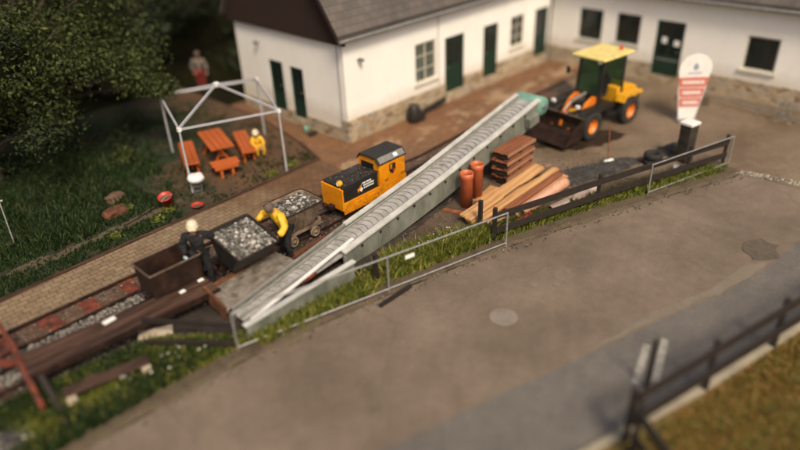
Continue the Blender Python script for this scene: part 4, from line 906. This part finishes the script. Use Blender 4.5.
post_fence('wooden_fence', [(7.6, 2.5), (6.95, 1.55), (6.35, .65)], 1.25, 'dark fence turning towards the viewer at the bottom edge', (1.08, .56), 'darkwood', .055, .19)
MB().box((0, 0, .58), (.07, .07, 1.16)).build('marker_post', 'darkwood', loc=(9.22, 3.02, 0), label='single dark post on the asphalt beside the white bars', cat='post', bevel=.006)
for x, y, l in ((8.27, 9.12, 'short black post in the grass behind the steel barrier near the conveyor'), (11.81, 8.85, 'short black post at the left end of the plank pile')):
    MB().box((0, 0, .38), (.10, .10, .82), .2).build('wooden_post', 'darkwood', loc=(x, y, .03), label=l, cat='post', group='short black posts', bevel=.008)
def barrier(name, pts, label, zt=.97, zb=.12):
    f = thing(name, label, 'barrier', (pts[0][0], pts[0][1], 0)); o = pts[0]
    for (x, y) in pts: MB().tube([(x - o[0], y - o[1], 0), (x - o[0], y - o[1], zt + .02)], .024, 8).build('post', 'steel', f)
    for i in range(len(pts) - 1):
        a, b = pts[i], pts[i + 1]
        for z, n_ in ((zt, 'top_rail'), (zb, 'bottom_rail')): MB().tube([(a[0] - o[0], a[1] - o[1], z), (b[0] - o[0], b[1] - o[1], z)], .021, 8).build(n_, 'steel', f)
    return f
bar1 = barrier('tube_barrier', [(4.78, 9.56), (8.21, 8.65), (11.5, 7.80)], 'long galvanised tube barrier along the road from the chute to the fence')
MB().box((4.0, -1.05, .78), (.24, .01, .10), R(-15)).build('white_tag', 'paper', bar1)
barrier('tube_barrier', [(16.2, 6.36), (19.5, 5.42)], 'short galvanised tube barrier before the black fence, near the metal bin')
MB().bb((-.5, -.03, 0), (.5, .04, .09)).build('gutter_piece', 'darkwood', loc=(8.2, 8.42, .0), label='dark drain piece under the middle post of the steel barrier', cat='drain')

# ------------------------------------------------------------------ yard goods
def pipe(mb, a, b, r, th=.012, n=28):
    a, b = Vector(a), Vector(b); d = (b - a); l = d.length; d.normalize(); x = d.orthogonal().normalized(); y = d.cross(x); vs = []
    for rr, t in ((r, 0), (r, l - .16), (r * 1.1, l - .14), (r * 1.1, l), (r * 1.1 - th, l), (r - th, l - .14), (r - th, 0)):
        for k in range(n): an = 2 * math.pi * k / n; vs.append(a + d * t + (x * math.cos(an) + y * math.sin(an)) * rr)
    return mb.add(vs, [(i % 7 * n + k, i % 7 * n + (k + 1) % n, (i + 1) % 7 * n + (k + 1) % n, (i + 1) % 7 * n + k) for i in range(7) for k in range(n)], True)
pipe(MB(), (0, 0, 0), (0, 0, 1.02), .17).build('drain_pipe', 'tcotta', loc=(12.52, 9.88, .01), label='upright orange drain pipe, left and nearer of the two', cat='pipe', group='upright orange pipes')
pipe(MB(), (0, 0, 0), (0, 0, 1.02), .17).build('drain_pipe', 'tcotta', loc=(13.15, 10.02, .01), label='upright orange drain pipe, right of the two beside the pallets', cat='pipe', group='upright orange pipes')
pipe(MB(), (0, 0, 0), (2.3, .05, 0), .155).build('drain_pipe', 'ppipe', loc=(12.9, 8.36, .165), label='thick faded orange pipe lying against the plank pile', cat='pipe', group='pipes lying behind the fence')
pipe(MB(), (0, 0, 0), (1.9, -.35, 0), .12).build('drain_pipe', 'cpipe', loc=(13.6, 7.88, .13), label='thin pale pink pipe lying nearest the black fence', cat='pipe', group='pipes lying behind the fence')
pipe(MB(), (0, 0, 0), (.7, .0, 0), .09).build('drain_pipe', 'red', loc=(12.4, 8.15, .10), label='short red pipe at the left end of the faded orange pipe', cat='pipe', group='pipes lying behind the fence')
# plank pile: each plank its own thing
random.seed(8)
dirv = (3.9, .35)
pl = [(0, 0, 0, 'wood'), (0, 1, 0, 'wood'), (0, 2, 0, 'rwood'), (0, 3, 0, 'wood'), (1, 0, 1, 'wood'), (1, 1, 1, 'wood'), (1, 2, 1, 'wood'), (1, 3, 1, 'rwood')]
names = ['lowest plank on the far side of the pile', 'second lowest plank from the far side of the pile', 'lowest reddish plank inside the pile', 'lowest plank on the road side of the pile',
         'upper bright plank on the far side of the pile', 'upper bright plank second from the far side', 'upper bright plank next to the reddish one', 'upper reddish plank on the road side of the pile']
for i, (lay, k, _, mt) in enumerate(pl):
    y = .36 - k * .235 + random.uniform(-.02, .02); x = random.uniform(-.15, .2) + (.9 if mt == 'rwood' and lay else 0)
    ln = random.uniform(3.7, 4.2) - (1.2 if mt == 'rwood' and lay else 0)
    MB().box((ln / 2, 0, 0), (ln, .20, .055)).build('plank', mt, loc=(11.75 + x, 9.0 + y - .0, .14 + lay * .085), bevel=.004, label=names[i], cat='plank', group='planks in the pile').rotation_euler = (0, 0, R(1.5 + random.uniform(-2.4, 2.4)))
for i, x in enumerate((12.2, 13.7, 15.2)): MB().box((0, 0, .055), (.1, 1.15, .10), R(2)).build('bearer', 'darkwood', loc=(x, 9.0, .005), label=['dark bearer under the left end of the plank pile', 'dark bearer under the middle of the plank pile', 'dark bearer under the right end of the plank pile'][i], cat='bearer', group='bearers under the planks')
MB().box((0, 0, .03), (.75, .08, .05), R(-62)).build('batten', 'rwood', loc=(16.0, 8.75, .01), label='loose reddish batten on the ground right of the plank pile', cat='batten')
MB().box((0, 0, .03), (.9, .14, .05), R(-70)).build('batten', 'rwood', loc=(12.05, 9.75, .01), label='loose reddish batten on the ground below the upright pipes', cat='batten')
MB().box((0, 0, .03), (.9, .7, .03), R(10)).build('plywood_sheet', 'wood', loc=(13.5, 9.65, .0), label='tan board lying flat behind the plank pile', cat='board')
MB().tube([(0, 0, .0), (.8, .05, .02), (1.7, -.02, .0), (2.4, .06, .03)], .010, 6).build('strap', 'black', loc=(13.2, 9.1, .27), label='black strap lying loose across the plank pile', cat='strap')
def pallet(k, lab):
    p = thing('pallet', lab, 'pallet', (14.85 + random.uniform(-.05, .05), 10.0 - .02 + random.uniform(-.02, .02), .01 + k * .262), R(3 + random.uniform(-2, 2)), 'pallets piled beside the conveyor')
    for j in range(4): MB().box((0, -.21 + j * .14, .236), (1.5 + random.uniform(-.04, .04), .12, .03), R(random.uniform(-.8, .8))).build('deck_board', 'rwood', p)
    for x in (-.66, 0, .66): MB().box((x, .0, .12), (.11, .52, .10)).build('block', 'darkwood', p)
    MB().box((0, -.275, .20), (1.5, .025, .085)).build('front_board', 'pwood', p)
    for y in (-.2, .2): MB().box((0, y, .03), (1.45, .12, .03)).build('base_board', 'rwood', p)
for k in range(4): pallet(k, ['lowest pallet of the pile beside the conveyor', 'second lowest pallet of the pile beside the conveyor', 'second highest pallet of the pile beside the conveyor', 'topmost reddish pallet of the pile beside the conveyor'][k])
random.seed(77)
for k in range(9):
    MB().box((0, 0, .02), (random.uniform(.12, .5), random.uniform(.04, .1), .03)).build('offcut', random.choice(['wood', 'rwood', 'pwood']), loc=(random.uniform(11.6, 16.2), random.uniform(9.35, 9.85), .008), cat='offcut', group='wood offcuts strewn behind the planks', label='small wood offcut lying on the dirt behind the plank pile').rotation_euler = (0, 0, random.random() * 3)
# broom, tyre
br = thing('broom', 'broom with pale head standing upright behind the black fence', 'broom', (17.45, 8.25, .02))
MB().tube([(0, 0, .05), (.04, .12, 1.28)], .018, 8).build('handle', 'rwood', br); MB().box((0, -.02, .06), (.34, .1, .10), -.3).build('head', 'paper', br, bevel=.02)
ty = thing('tyre', 'black tyre casing lying on the lot left of the metal bin', 'tyre', (18.25, 7.2, 0))
for k in range(2):
    MB().lathe([(.15, .02), (.22, .0), (.28, .04), (.29, .10), (.28, .16), (.22, .20), (.15, .18), (.15, .02)], (0, 0, k * .19), 32).build('tread', 'rubber', ty)
MB().box((0, 0, .07), (.28, .16, .12), .4).build('pale_stone', 'paper', loc=(18.2, 6.45, .05), label='small white stone between the tyre and the black fence', cat='stone', bevel=.03)
# pillar and banner
bn = thing('metal_bin', 'tall dark metal pillar bin with white lid by the end of the fence', 'bin', (19.05, 6.58, 0), R(-12))
MB().box((0, 0, .60), (.40, .36, 1.20)).build('bin_body', 'bin', bn, bevel=.015); MB().box((0, 0, 1.245), (.46, .42, .09)).build('lid', 'white', bn, bevel=.02)
bs = thing('banner_sign', 'tall white and red banner sign with rounded top behind the metal bin', 'sign', (22.3, 7.9, 0), R(-47)); bs.scale = (1.2, 1.2, 1.2)
out = [(-.22, 0), (.22, 0), (.38, .9), (.42, 1.35)]
for k in range(13): a = R(-10 + 200 * k / 12); out.append((.46 * math.cos(a), 1.55 + .42 * math.sin(a)))
out.append((-.42, 1.35)); out.append((-.38, .9))
s1 = MB().extr(out, lambda x, z: (x, -.02, z), lambda x, z: (x, .02, z)).build('panel', 'white', bs)
for z0, z1 in ((1.02, 1.30), (.72, .99), (.43, .69)):
    wz = lambda z: .20 + .17 * z
    o = MB().extr([(-wz(z0), z0), (wz(z0), z0), (wz(z1), z1), (-wz(z1), z1)], lambda x, z: (x, -.028, z), lambda x, z: (x, -.022, z)).build('red_field', 'pink', bs)
    mb = MB(); random.seed(int(z0 * 100)); x = -wz(z0) + .07
    while x < wz(z0) - .08: wd = random.uniform(.025, .06); mb.bb((x, -.034, (z0 + z1) / 2 - .05), (x + wd, -.029, (z0 + z1) / 2 + .05)); x += wd + .022
    mb.build('lettering', 'paper', o)
mb = MB(); mb.extr([(-.07, 1.55), (0, 1.50), (.08, 1.56), (.06, 1.66), (0, 1.72), (-.06, 1.65)], lambda x, z: (x, -.027, z), lambda x, z: (x, -.022, z)); mb.bb((-.2, -.027, 1.41), (.2, -.022, 1.44)); mb.build('emblem', 'bluewhite', bs)
MB().box((0, 0, .03), (.6, .5, .06)).build('foot', 'grey', bs)

# ------------------------------------------------------------------ wheel loader
LD = thing('wheel_loader', 'compact yellow orange wheel loader with pale yellow roof, bucket lowered at the conveyor', 'wheel loader', (19.95, 10.22, 0), R(173)); LD.scale = (1.06, 1.0, 1.06)
def lw(x, y, r, wd):
    s_ = 1 if y > 0 else -1
    w_ = MB().lathe([(r * .55, -wd / 2), (r * .9, -wd / 2), (r, -wd * .38), (r, wd * .38), (r * .9, wd / 2), (r * .55, wd / 2), (r * .5, 0), (r * .55, -wd / 2)], (x, y, r), 32, 'Y').build('wheel', 'rubber', LD)
    mb = MB()
    for k in range(22):
        a = 2 * math.pi * k / 22
        for sg in (-1, 1): mb.box((x + math.sin(a + sg * .07) * r, y + sg * wd * .22, r + math.cos(a + sg * .07) * r), (.05, wd * .42, .035), 0, a, 0)
    mb.build('tread', 'rubber', w_)
    MB().lathe([(0, s_ * .02), (r * .2, s_ * .02), (r * .25, s_ * -.03), (r * .45, s_ * -.03), (r * .52, s_ * wd * .35), (r * .56, s_ * wd * .42), (r * .56, 0)], (x, y + s_ * .0, r), 24, 'Y').build('rim', 'orange', w_)
for x in (1.05, -.95):
    for y in (.68, -.68): lw(x, y, .45, .32)
# local +x is forward (towards the bucket)
MB().bb((-1.7, -.42, .42), (-.15, .42, .62)).build('rear_chassis', 'black', LD); MB().bb((.1, -.34, .38), (1.45, .34, .66)).build('front_chassis', 'black', LD)
eh = MB().extr([(-1.75, .58), (-.55, .58), (-.55, 1.22), (-1.3, 1.20), (-1.68, 1.05)], lambda x, z: (x, -.45, z), lambda x, z: (x, .45, z)).build('engine_hood', 'lyellow', LD, bevel=.03)
for k in range(5): MB().bb((-1.45 + k * .13, .452, .72), (-1.38 + k * .13, .46, 1.02)).build('vent', 'black', eh)
MB().box((-1.80, 0, .72), (.18, .95, .42)).build('counterweight', 'black', LD, bevel=.04)
for s_ in (-1, 1):
    MB().extr([(-1.5, .95), (-1.42, 1.06), (-.5, 1.06), (-.4, .85), (-.5, .82), (-.6, .97), (-1.38, .97)], lambda x, z: (x, s_ * .52, z), lambda x, z: (x, s_ * .84, z)).build('rear_fender', 'lyellow', LD)
    MB().extr([(.55, .92), (.68, 1.0), (1.4, 1.0), (1.55, .85), (1.5, .82), (1.36, .94), (.7, .94)], lambda x, z: (x, s_ * .52, z), lambda x, z: (x, s_ * .82, z)).build('front_fender', 'black', LD)
cf = MB()
for x, y in ((.35, .48), (.35, -.48), (-.75, .48), (-.75, -.48)): cf.bar((x + (.12 if x > 0 else 0), y, .7), (x - .02, y * .95, 2.30), .07, .07)
cf.bb((-.8, -.50, .62), (.48, .50, .74)); cf.bar((.47, -.48, 1.2), (.47, .48, 1.2), .05, .05); cbx = cf.build('cab_frame', 'black', LD)
gk = NM('cab_glass'); gk.b.inputs['Transmission Weight'].default_value = .85; gk.b.inputs['IOR'].default_value = 1.1; gm = gk.out((.10, .20, .13), .05); M['cglass'] = gm
MB().extr([(-.42, 1.22), (.42, 1.22), (.42, 2.26), (-.42, 2.26)], lambda y, z: (.44 - (z - 1.2) * .08, y, z), lambda y, z: (.45 - (z - 1.2) * .08, y, z)).build('windscreen', 'cglass', cbx)
MB().bb((-.78, -.42, 1.22), (-.77, .42, 2.26)).build('rear_window', 'cglass', cbx)
MB().bb((-.32, -.22, .95), (.0, .22, 1.08)).build('seat', 'black', cbx, bevel=.03); MB().box((-.36, 0, 1.35), (.1, .42, .6), 0, R(-8)).build('seat_back', 'black', cbx, bevel=.03)
MB().tube([(.34, 0, 1.0), (.22, 0, 1.4)], .02).build('steering_column', 'black', cbx)
MB().lathe([(.15, -.01), (.17, 0), (.15, .01), (.15, -.01)], (.2, 0, 1.42), 20).build('steering_wheel', 'black', cbx)
rfz = MB().box((-.18, 0, 2.36), (1.6, 1.30, .09)).build('roof', 'pyellow', LD, bevel=.04)
MB().lathe([(0, .14), (.045, .13), (.055, .02), (.06, 0)], (-.7, .3, 2.41), 16).build('beacon', 'red', rfz)
for y in (.42, -.42): MB().lathe([(0, .04), (.06, .04), (.07, -.02), (.0, -.05)], (.52, y, 2.28), 14, 'X').build('work_lamp', 'paper', rfz)
for s_ in (-1, 1):
    MB().extr([(.40, 1.15), (.62, 1.20), (.95, 1.05), (1.25, .66), (1.62, .56), (1.70, .42), (1.55, .38), (1.1, .48), (.75, .88), (.40, .95)], lambda x, z: (x, s_ * .30, z), lambda x, z: (x, s_ * .38, z)).build('lift_arm', 'orange', LD, bevel=.01)
    cy = MB().tube([(.55, s_ * .22, .62), (1.0, s_ * .22, .70)], .05).build('lift_cylinder', 'lyellow', LD); MB().tube([(1.0, s_ * .22, .70), (1.4, s_ * .22, .62)], .028).build('piston_rod', 'steel', cy)
ty_ = MB().tube([(.55, 0, 1.22), (1.25, 0, 1.12)], .055).build('tilt_cylinder', 'grey', LD); MB().tube([(1.25, 0, 1.12), (1.58, 0, .90)], .03).build('piston_rod', 'steel', ty_)
MB().bar((1.55, 0, .92), (1.66, 0, .45), .10, .08).build('tilt_link', 'orange', LD)
prof = [(1.98, .72), (1.92, .45), (1.98, .18), (2.15, .06), (2.85, .03), (2.85, .06), (2.18, .10), (2.03, .21), (1.97, .45), (2.02, .72)]
bkt = MB().extr(prof, lambda x, z: (x, -.92, z), lambda x, z: (x, .92, z)).build('bucket', 'darkrust', LD)
for s_ in (-.92, .90): MB().extr([(1.98, .72), (1.93, .45), (1.99, .18), (2.15, .05), (2.85, .03), (2.6, .40), (2.1, .74)], lambda x, z: (x, s_, z), lambda x, z: (x, s_ + .02, z)).build('bucket_side', 'darkrust', bkt)
MB().bar((2.0, -.93, .73), (2.0, .93, .73), .05, .04).build('bucket_lip', 'rim', bkt); bkt.location = (-.32, 0, .14)
for s_ in (-.66, .66): MB().box((1.52, s_ * .75, 1.12), (.08, .14, .10)).build('headlight', 'paper', LD, bevel=.01)
for s_ in (-1, 1):
    m_ = MB().tube([(.42, s_ * .5, 1.75), (.5, s_ * .78, 1.8)], .012, 6).build('mirror_arm', 'black', LD); MB().box((.5, s_ * .82, 1.8), (.03, .14, .22)).build('mirror', 'black', m_)

# ------------------------------------------------------------------ people
FOLDS = bpy.data.textures.new('folds', 'CLOUDS'); FOLDS.noise_scale = .09; FOLDS.noise_depth = 2
def skinned(name, verts, edges, radii, mat, parent, root=0, sub=2):
    me = bpy.data.meshes.new(name); me.from_pydata(verts, edges, []); me.materials.append(M[mat]); o = bpy.data.objects.new(name, me); C.objects.link(o); o.parent = parent
    bm = bmesh.new(); bm.from_mesh(me); bm.verts.layers.skin.verify(); bm.to_mesh(me); bm.free()
    sv = me.skin_vertices[0].data
    for i, r in enumerate(radii): sv[i].radius = r if isinstance(r, tuple) else (r, r); sv[i].use_root = (i == root)
    s = o.modifiers.new('skin', 'SKIN'); s.use_smooth_shade = True; s.branch_smoothing = .6; cloth = name in ('jacket', 'trousers'); sub = 3 if cloth else sub
    u = o.modifiers.new('sub', 'SUBSURF'); u.levels = sub; u.render_levels = sub
    if cloth: dm = o.modifiers.new('folds', 'DISPLACE'); dm.texture = FOLDS; dm.strength = .05; dm.mid_level = .5; dm.texture_coords = 'LOCAL'
    return o
def person(name, label, loc, rz, J, cols, cat='person'):
    P = thing(name, label, cat, loc, rz); J = {k: Vector(v) for k, v in J.items()}
    order = ['pelvis', 'belly', 'chest', 'neck', 'head', 'crown']; rad = {'pelvis': (.15, .12), 'belly': (.14, .11), 'chest': (.16, .12), 'neck': .055, 'head': .085, 'crown': .07,
        'shL': .075, 'elL': .048, 'wrL': .032, 'shR': .075, 'elR': .048, 'wrR': .032, 'hipL': .10, 'knL': .068, 'anL': .045, 'toL': .04, 'hipR': .10, 'knR': .068, 'anR': .045, 'toR': .04}
    J['collar'] = J['chest'].lerp(J['neck'], .62); rad['collar'] = .058
    def chain(keys, edges, grow=0, sc=1):
        idx = {k: i for i, k in enumerate(keys)}; r = []
        for k in keys:
            v = rad[k]; q_ = sc if k not in ('neck', 'head', 'crown') else 1; r.append(tuple(x * q_ + grow for x in v) if isinstance(v, tuple) else v * q_ + grow)
        return [tuple(J[k]) for k in keys], [(idx[a], idx[b]) for a, b in edges], r
    body_e = [('pelvis', 'belly'), ('belly', 'chest'), ('chest', 'neck'), ('neck', 'head'), ('head', 'crown')]
    limb = []
    for s_ in 'LR': body_e += [('chest', 'sh' + s_), ('sh' + s_, 'el' + s_), ('el' + s_, 'wr' + s_), ('pelvis', 'hip' + s_), ('hip' + s_, 'kn' + s_), ('kn' + s_, 'an' + s_), ('an' + s_, 'to' + s_)]; limb += [a + s_ for a in ('sh', 'el', 'wr', 'hip', 'kn', 'an', 'to')]
    v, e, r = chain(order + limb, body_e, 0, .62)
    # hands: palm and five fingers
    hand = {}
    for s_ in 'LR':
        wr = J['wr' + s_]; d = (wr - J['el' + s_]).normalized(); side = d.cross(Vector((0, 0, 1)))
        side = side.normalized() if side.length > .1 else Vector((0, 1, 0)); dn = side.cross(d)
        if dn.z > 0: dn = -dn
        pm = wr + d * .07; base = len(v); keys = order + limb; wi = keys.index('wr' + s_)
        hv, he, hr = [tuple(wr), tuple(pm)], [(0, 1)], [.03, .036]
        for k in range(4):
            o_ = (k - 1.5) * .022; L_ = (.030, .036, .033, .025)[k]
            p1 = pm + d * .035 + side * o_; p2 = p1 + d * L_ + dn * .012; p3 = p2 + d * L_ * .5 + dn * L_ * .8
            b = len(hv); hv += [tuple(p1), tuple(p2), tuple(p3)]; he += [(1, b), (b, b + 1), (b + 1, b + 2)]; hr += [.0105, .0095, .008]
        sg = 1 if s_ == 'L' else -1
        b = len(hv); p1 = wr + d * .04 + side * .038 * sg; p2 = p1 + d * .03 + side * .022 * sg + dn * .01; hv += [tuple(p1), tuple(p2)]; he += [(0, b), (b, b + 1)]; hr += [.013, .010]
        hand[s_] = (hv, he, hr)
    body = skinned('body', v, e, r, 'skin', P)
    for s_ in 'LR':
        hv, he, hr = hand[s_]
        skinned('glove' if cols.get('glove') else 'hand', hv, he, [x * 1.1 for x in hr], cols.get('glove') or 'skin', body, 0, 1)
    jk = ['pelvis', 'belly', 'chest', 'collar', 'shL', 'elL', 'wrL', 'shR', 'elR', 'wrR']; je = [('pelvis', 'belly'), ('belly', 'chest'), ('chest', 'collar'), ('chest', 'shL'), ('shL', 'elL'), ('elL', 'wrL'), ('chest', 'shR'), ('shR', 'elR'), ('elR', 'wrR')]
    v, e, r = chain(jk, je, cols.get('bulk', .028)); skinned('jacket', v, e, r, cols['jacket'], P)
    tk = ['pelvis', 'hipL', 'knL', 'anL', 'hipR', 'knR', 'anR']; te = [('pelvis', 'hipL'), ('hipL', 'knL'), ('knL', 'anL'), ('pelvis', 'hipR'), ('hipR', 'knR'), ('knR', 'anR')]
    v, e, r = chain(tk, te, .015); skinned('trousers', v, e, r, cols['trousers'], P)
    for s_ in 'LR':
        an, to = J['an' + s_], J['to' + s_]; skinned('boot', [tuple(an + Vector((0, 0, .08))), tuple(an - Vector((0, 0, .02))), tuple((an + to) / 2), tuple(to)], [(0, 1), (1, 2), (2, 3)], [.058, .06, .052, .045], cols.get('boot', 'black'), P)
    # face
    hd = J['head']; cr = J['crown']; up = (cr - J['neck']).normalized(); fw = Vector(cols['face']); fw = (fw - up * fw.dot(up)).normalized(); sd_ = up.cross(fw)
    mc = (hd + cr) / 2
    f = MB()
    def blob(c, r, mbb):
        mbb.lathe([(0, -r), (r * .7, -r * .7), (r, 0), (r * .7, r * .7), (0, r)], c, 10)
    f2 = MB(); blob(mc + fw * .10 - up * .02, .016, f2); blob(mc + sd_ * .092 - up * .02, .022, f2); blob(mc - sd_ * .092 - up * .02, .022, f2); f2.build('nose_and_ears', 'skin', body)
    for s_ in (-1, 1): blob(mc + fw * .088 + sd_ * .032 * s_ + up * .015, .011, f)
    f.bar(mc + fw * .088 - up * .06 - sd_ * .025, mc + fw * .088 - up * .06 + sd_ * .025, .01, .01); f.build('eyes_and_mouth', 'hair', body)
    rot = Matrix((sd_, fw, up)).transposed()
    def cap(prof, mat, nm, brim=None):
        m = MB().lathe(prof, n=24); m.v = [tuple(mc + rot @ Vector((x, y * 1.12, z))) for x, y, z in m.v]
        if brim: m.add([tuple(mc + rot @ Vector(p)) for p in ((-.10, .07, .02), (.10, .07, .02), (.07, .175, .0), (-.07, .175, .0), (-.10, .07, .03), (.10, .07, .03), (.07, .175, .01), (-.07, .175, .01))], [(0, 1, 2, 3), (7, 6, 5, 4), (0, 4, 5, 1), (1, 5, 6, 2), (2, 6, 7, 3), (3, 7, 4, 0)])
        return m.build(nm, mat, P)
    if cols.get('helmet'): cap([(.137, .015), (.140, .02), (.125, .03), (.122, .07), (.10, .12), (.055, .15), (0, .158)], cols['helmet'], 'helmet', True)
    else: cap([(.104, -.04), (.112, .02), (.108, .06), (.085, .105), (.045, .125), (0, .13)], 'hair', 'hair')
    return P
# worker 1: dark clothes, cream helmet, between empty tub and rubble tub; local frame = site frame
person('person', 'person in dark work clothes and cream helmet holding two tubs apart', (5.52, 11.98, .12), 0, {
    'pelvis': (.06, .02, .90), 'belly': (.04, .02, 1.06), 'chest': (.0, .0, 1.28), 'neck': (-.02, -.03, 1.46), 'head': (-.03, -.07, 1.55), 'crown': (-.02, -.06, 1.67),
    'shL': (-.14, .14, 1.38), 'elL': (-.24, .18, 1.12), 'wrL': (-.28, .04, .95), 'shR': (.15, -.12, 1.38), 'elR': (.36, -.10, 1.18), 'wrR': (.50, .10, 1.10),
    'hipL': (.0, .10, .86), 'knL': (.02, .08, .46), 'anL': (.0, .12, .08), 'toL': (-.08, -.02, .03), 'hipR': (.10, -.08, .86), 'knR': (.14, -.14, .47), 'anR': (.12, -.14, .08), 'toR': (.06, -.28, .03)},
    {'jacket': 'dblue', 'trousers': 'dblue', 'bulk': .042, 'helmet': 'helmet', 'glove': 'glove', 'face': (-.5, -.8, -.35)})
# worker 2: yellow jacket bending over rubble tub's right side
person('person', 'person in yellow rain jacket bending down to grip the rubble tub', (7.52, 11.55, .06), 0, {
    'pelvis': (.08, -.03, .86), 'belly': (.04, .0, 1.01), 'chest': (-.06, .06, 1.22), 'neck': (-.14, .07, 1.37), 'head': (-.19, .06, 1.43), 'crown': (-.25, .05, 1.52),
    'shL': (-.06, -.14, 1.28), 'elL': (-.14, -.36, 1.06), 'wrL': (-.36, -.40, .95), 'shR': (-.06, .26, 1.28), 'elR': (-.18, .46, 1.14), 'wrR': (-.38, .42, 1.06),
    'hipL': (.09, -.13, .82), 'knL': (-.02, -.18, .45), 'anL': (.04, -.22, .08), 'toL': (-.10, -.28, .03), 'hipR': (.09, .07, .82), 'knR': (.0, .08, .45), 'anR': (.10, .08, .08), 'toR': (-.04, .06, .03)},
    {'jacket': 'ycloth', 'trousers': 'dblue', 'bulk': .045, 'face': (-.6, -.2, -.8)})
# sitting figure by bench
person('person', 'person in yellow clothes and white hat crouching beside the right bench', (10.78, 17.3, 0), 0, {
    'pelvis': (.05, .02, .38), 'belly': (.03, .0, .50), 'chest': (.0, -.05, .68), 'neck': (-.02, -.08, .84), 'head': (-.03, -.10, .92), 'crown': (-.03, -.10, 1.03),
    'shL': (-.12, .02, .78), 'elL': (-.22, -.10, .58), 'wrL': (-.14, -.24, .48), 'shR': (.14, -.10, .78), 'elR': (.18, -.26, .58), 'wrR': (.06, -.34, .48),
    'hipL': (-.05, .04, .36), 'knL': (-.18, -.26, .46), 'anL': (-.12, -.20, .08), 'toL': (-.18, -.32, .03), 'hipR': (.12, -.04, .36), 'knR': (.10, -.34, .46), 'anR': (.10, -.26, .08), 'toR': (.08, -.38, .03)},
    {'jacket': 'ycloth', 'trousers': 'ycloth', 'helmet': 'helmet', 'face': (-.5, -.8, -.1)}).scale = (.85, .85, .85)
person('person', 'person in a grey top and dark red trousers in the shade behind the tent frame', (13.2, 24.6, 0), 0, {
    'pelvis': (0, 0, .90), 'belly': (0, 0, 1.06), 'chest': (0, 0, 1.28), 'neck': (0, -.01, 1.46), 'head': (0, -.03, 1.55), 'crown': (0, -.03, 1.67),
    'shL': (-.14, .14, 1.38), 'elL': (-.22, .2, 1.12), 'wrL': (-.2, .1, .9), 'shR': (.14, -.14, 1.38), 'elR': (.22, -.2, 1.12), 'wrR': (.15, -.28, .9),
    'hipL': (-.07, .07, .86), 'knL': (-.08, .05, .46), 'anL': (-.08, .08, .08), 'toL': (-.17, -.02, .03), 'hipR': (.07, -.07, .86), 'knR': (.06, -.1, .46), 'anR': (.07, -.08, .08), 'toR': (-.02, -.18, .03)},
    {'jacket': 'dimgrey', 'trousers': 'dred', 'face': (-.7, -.7, 0)})
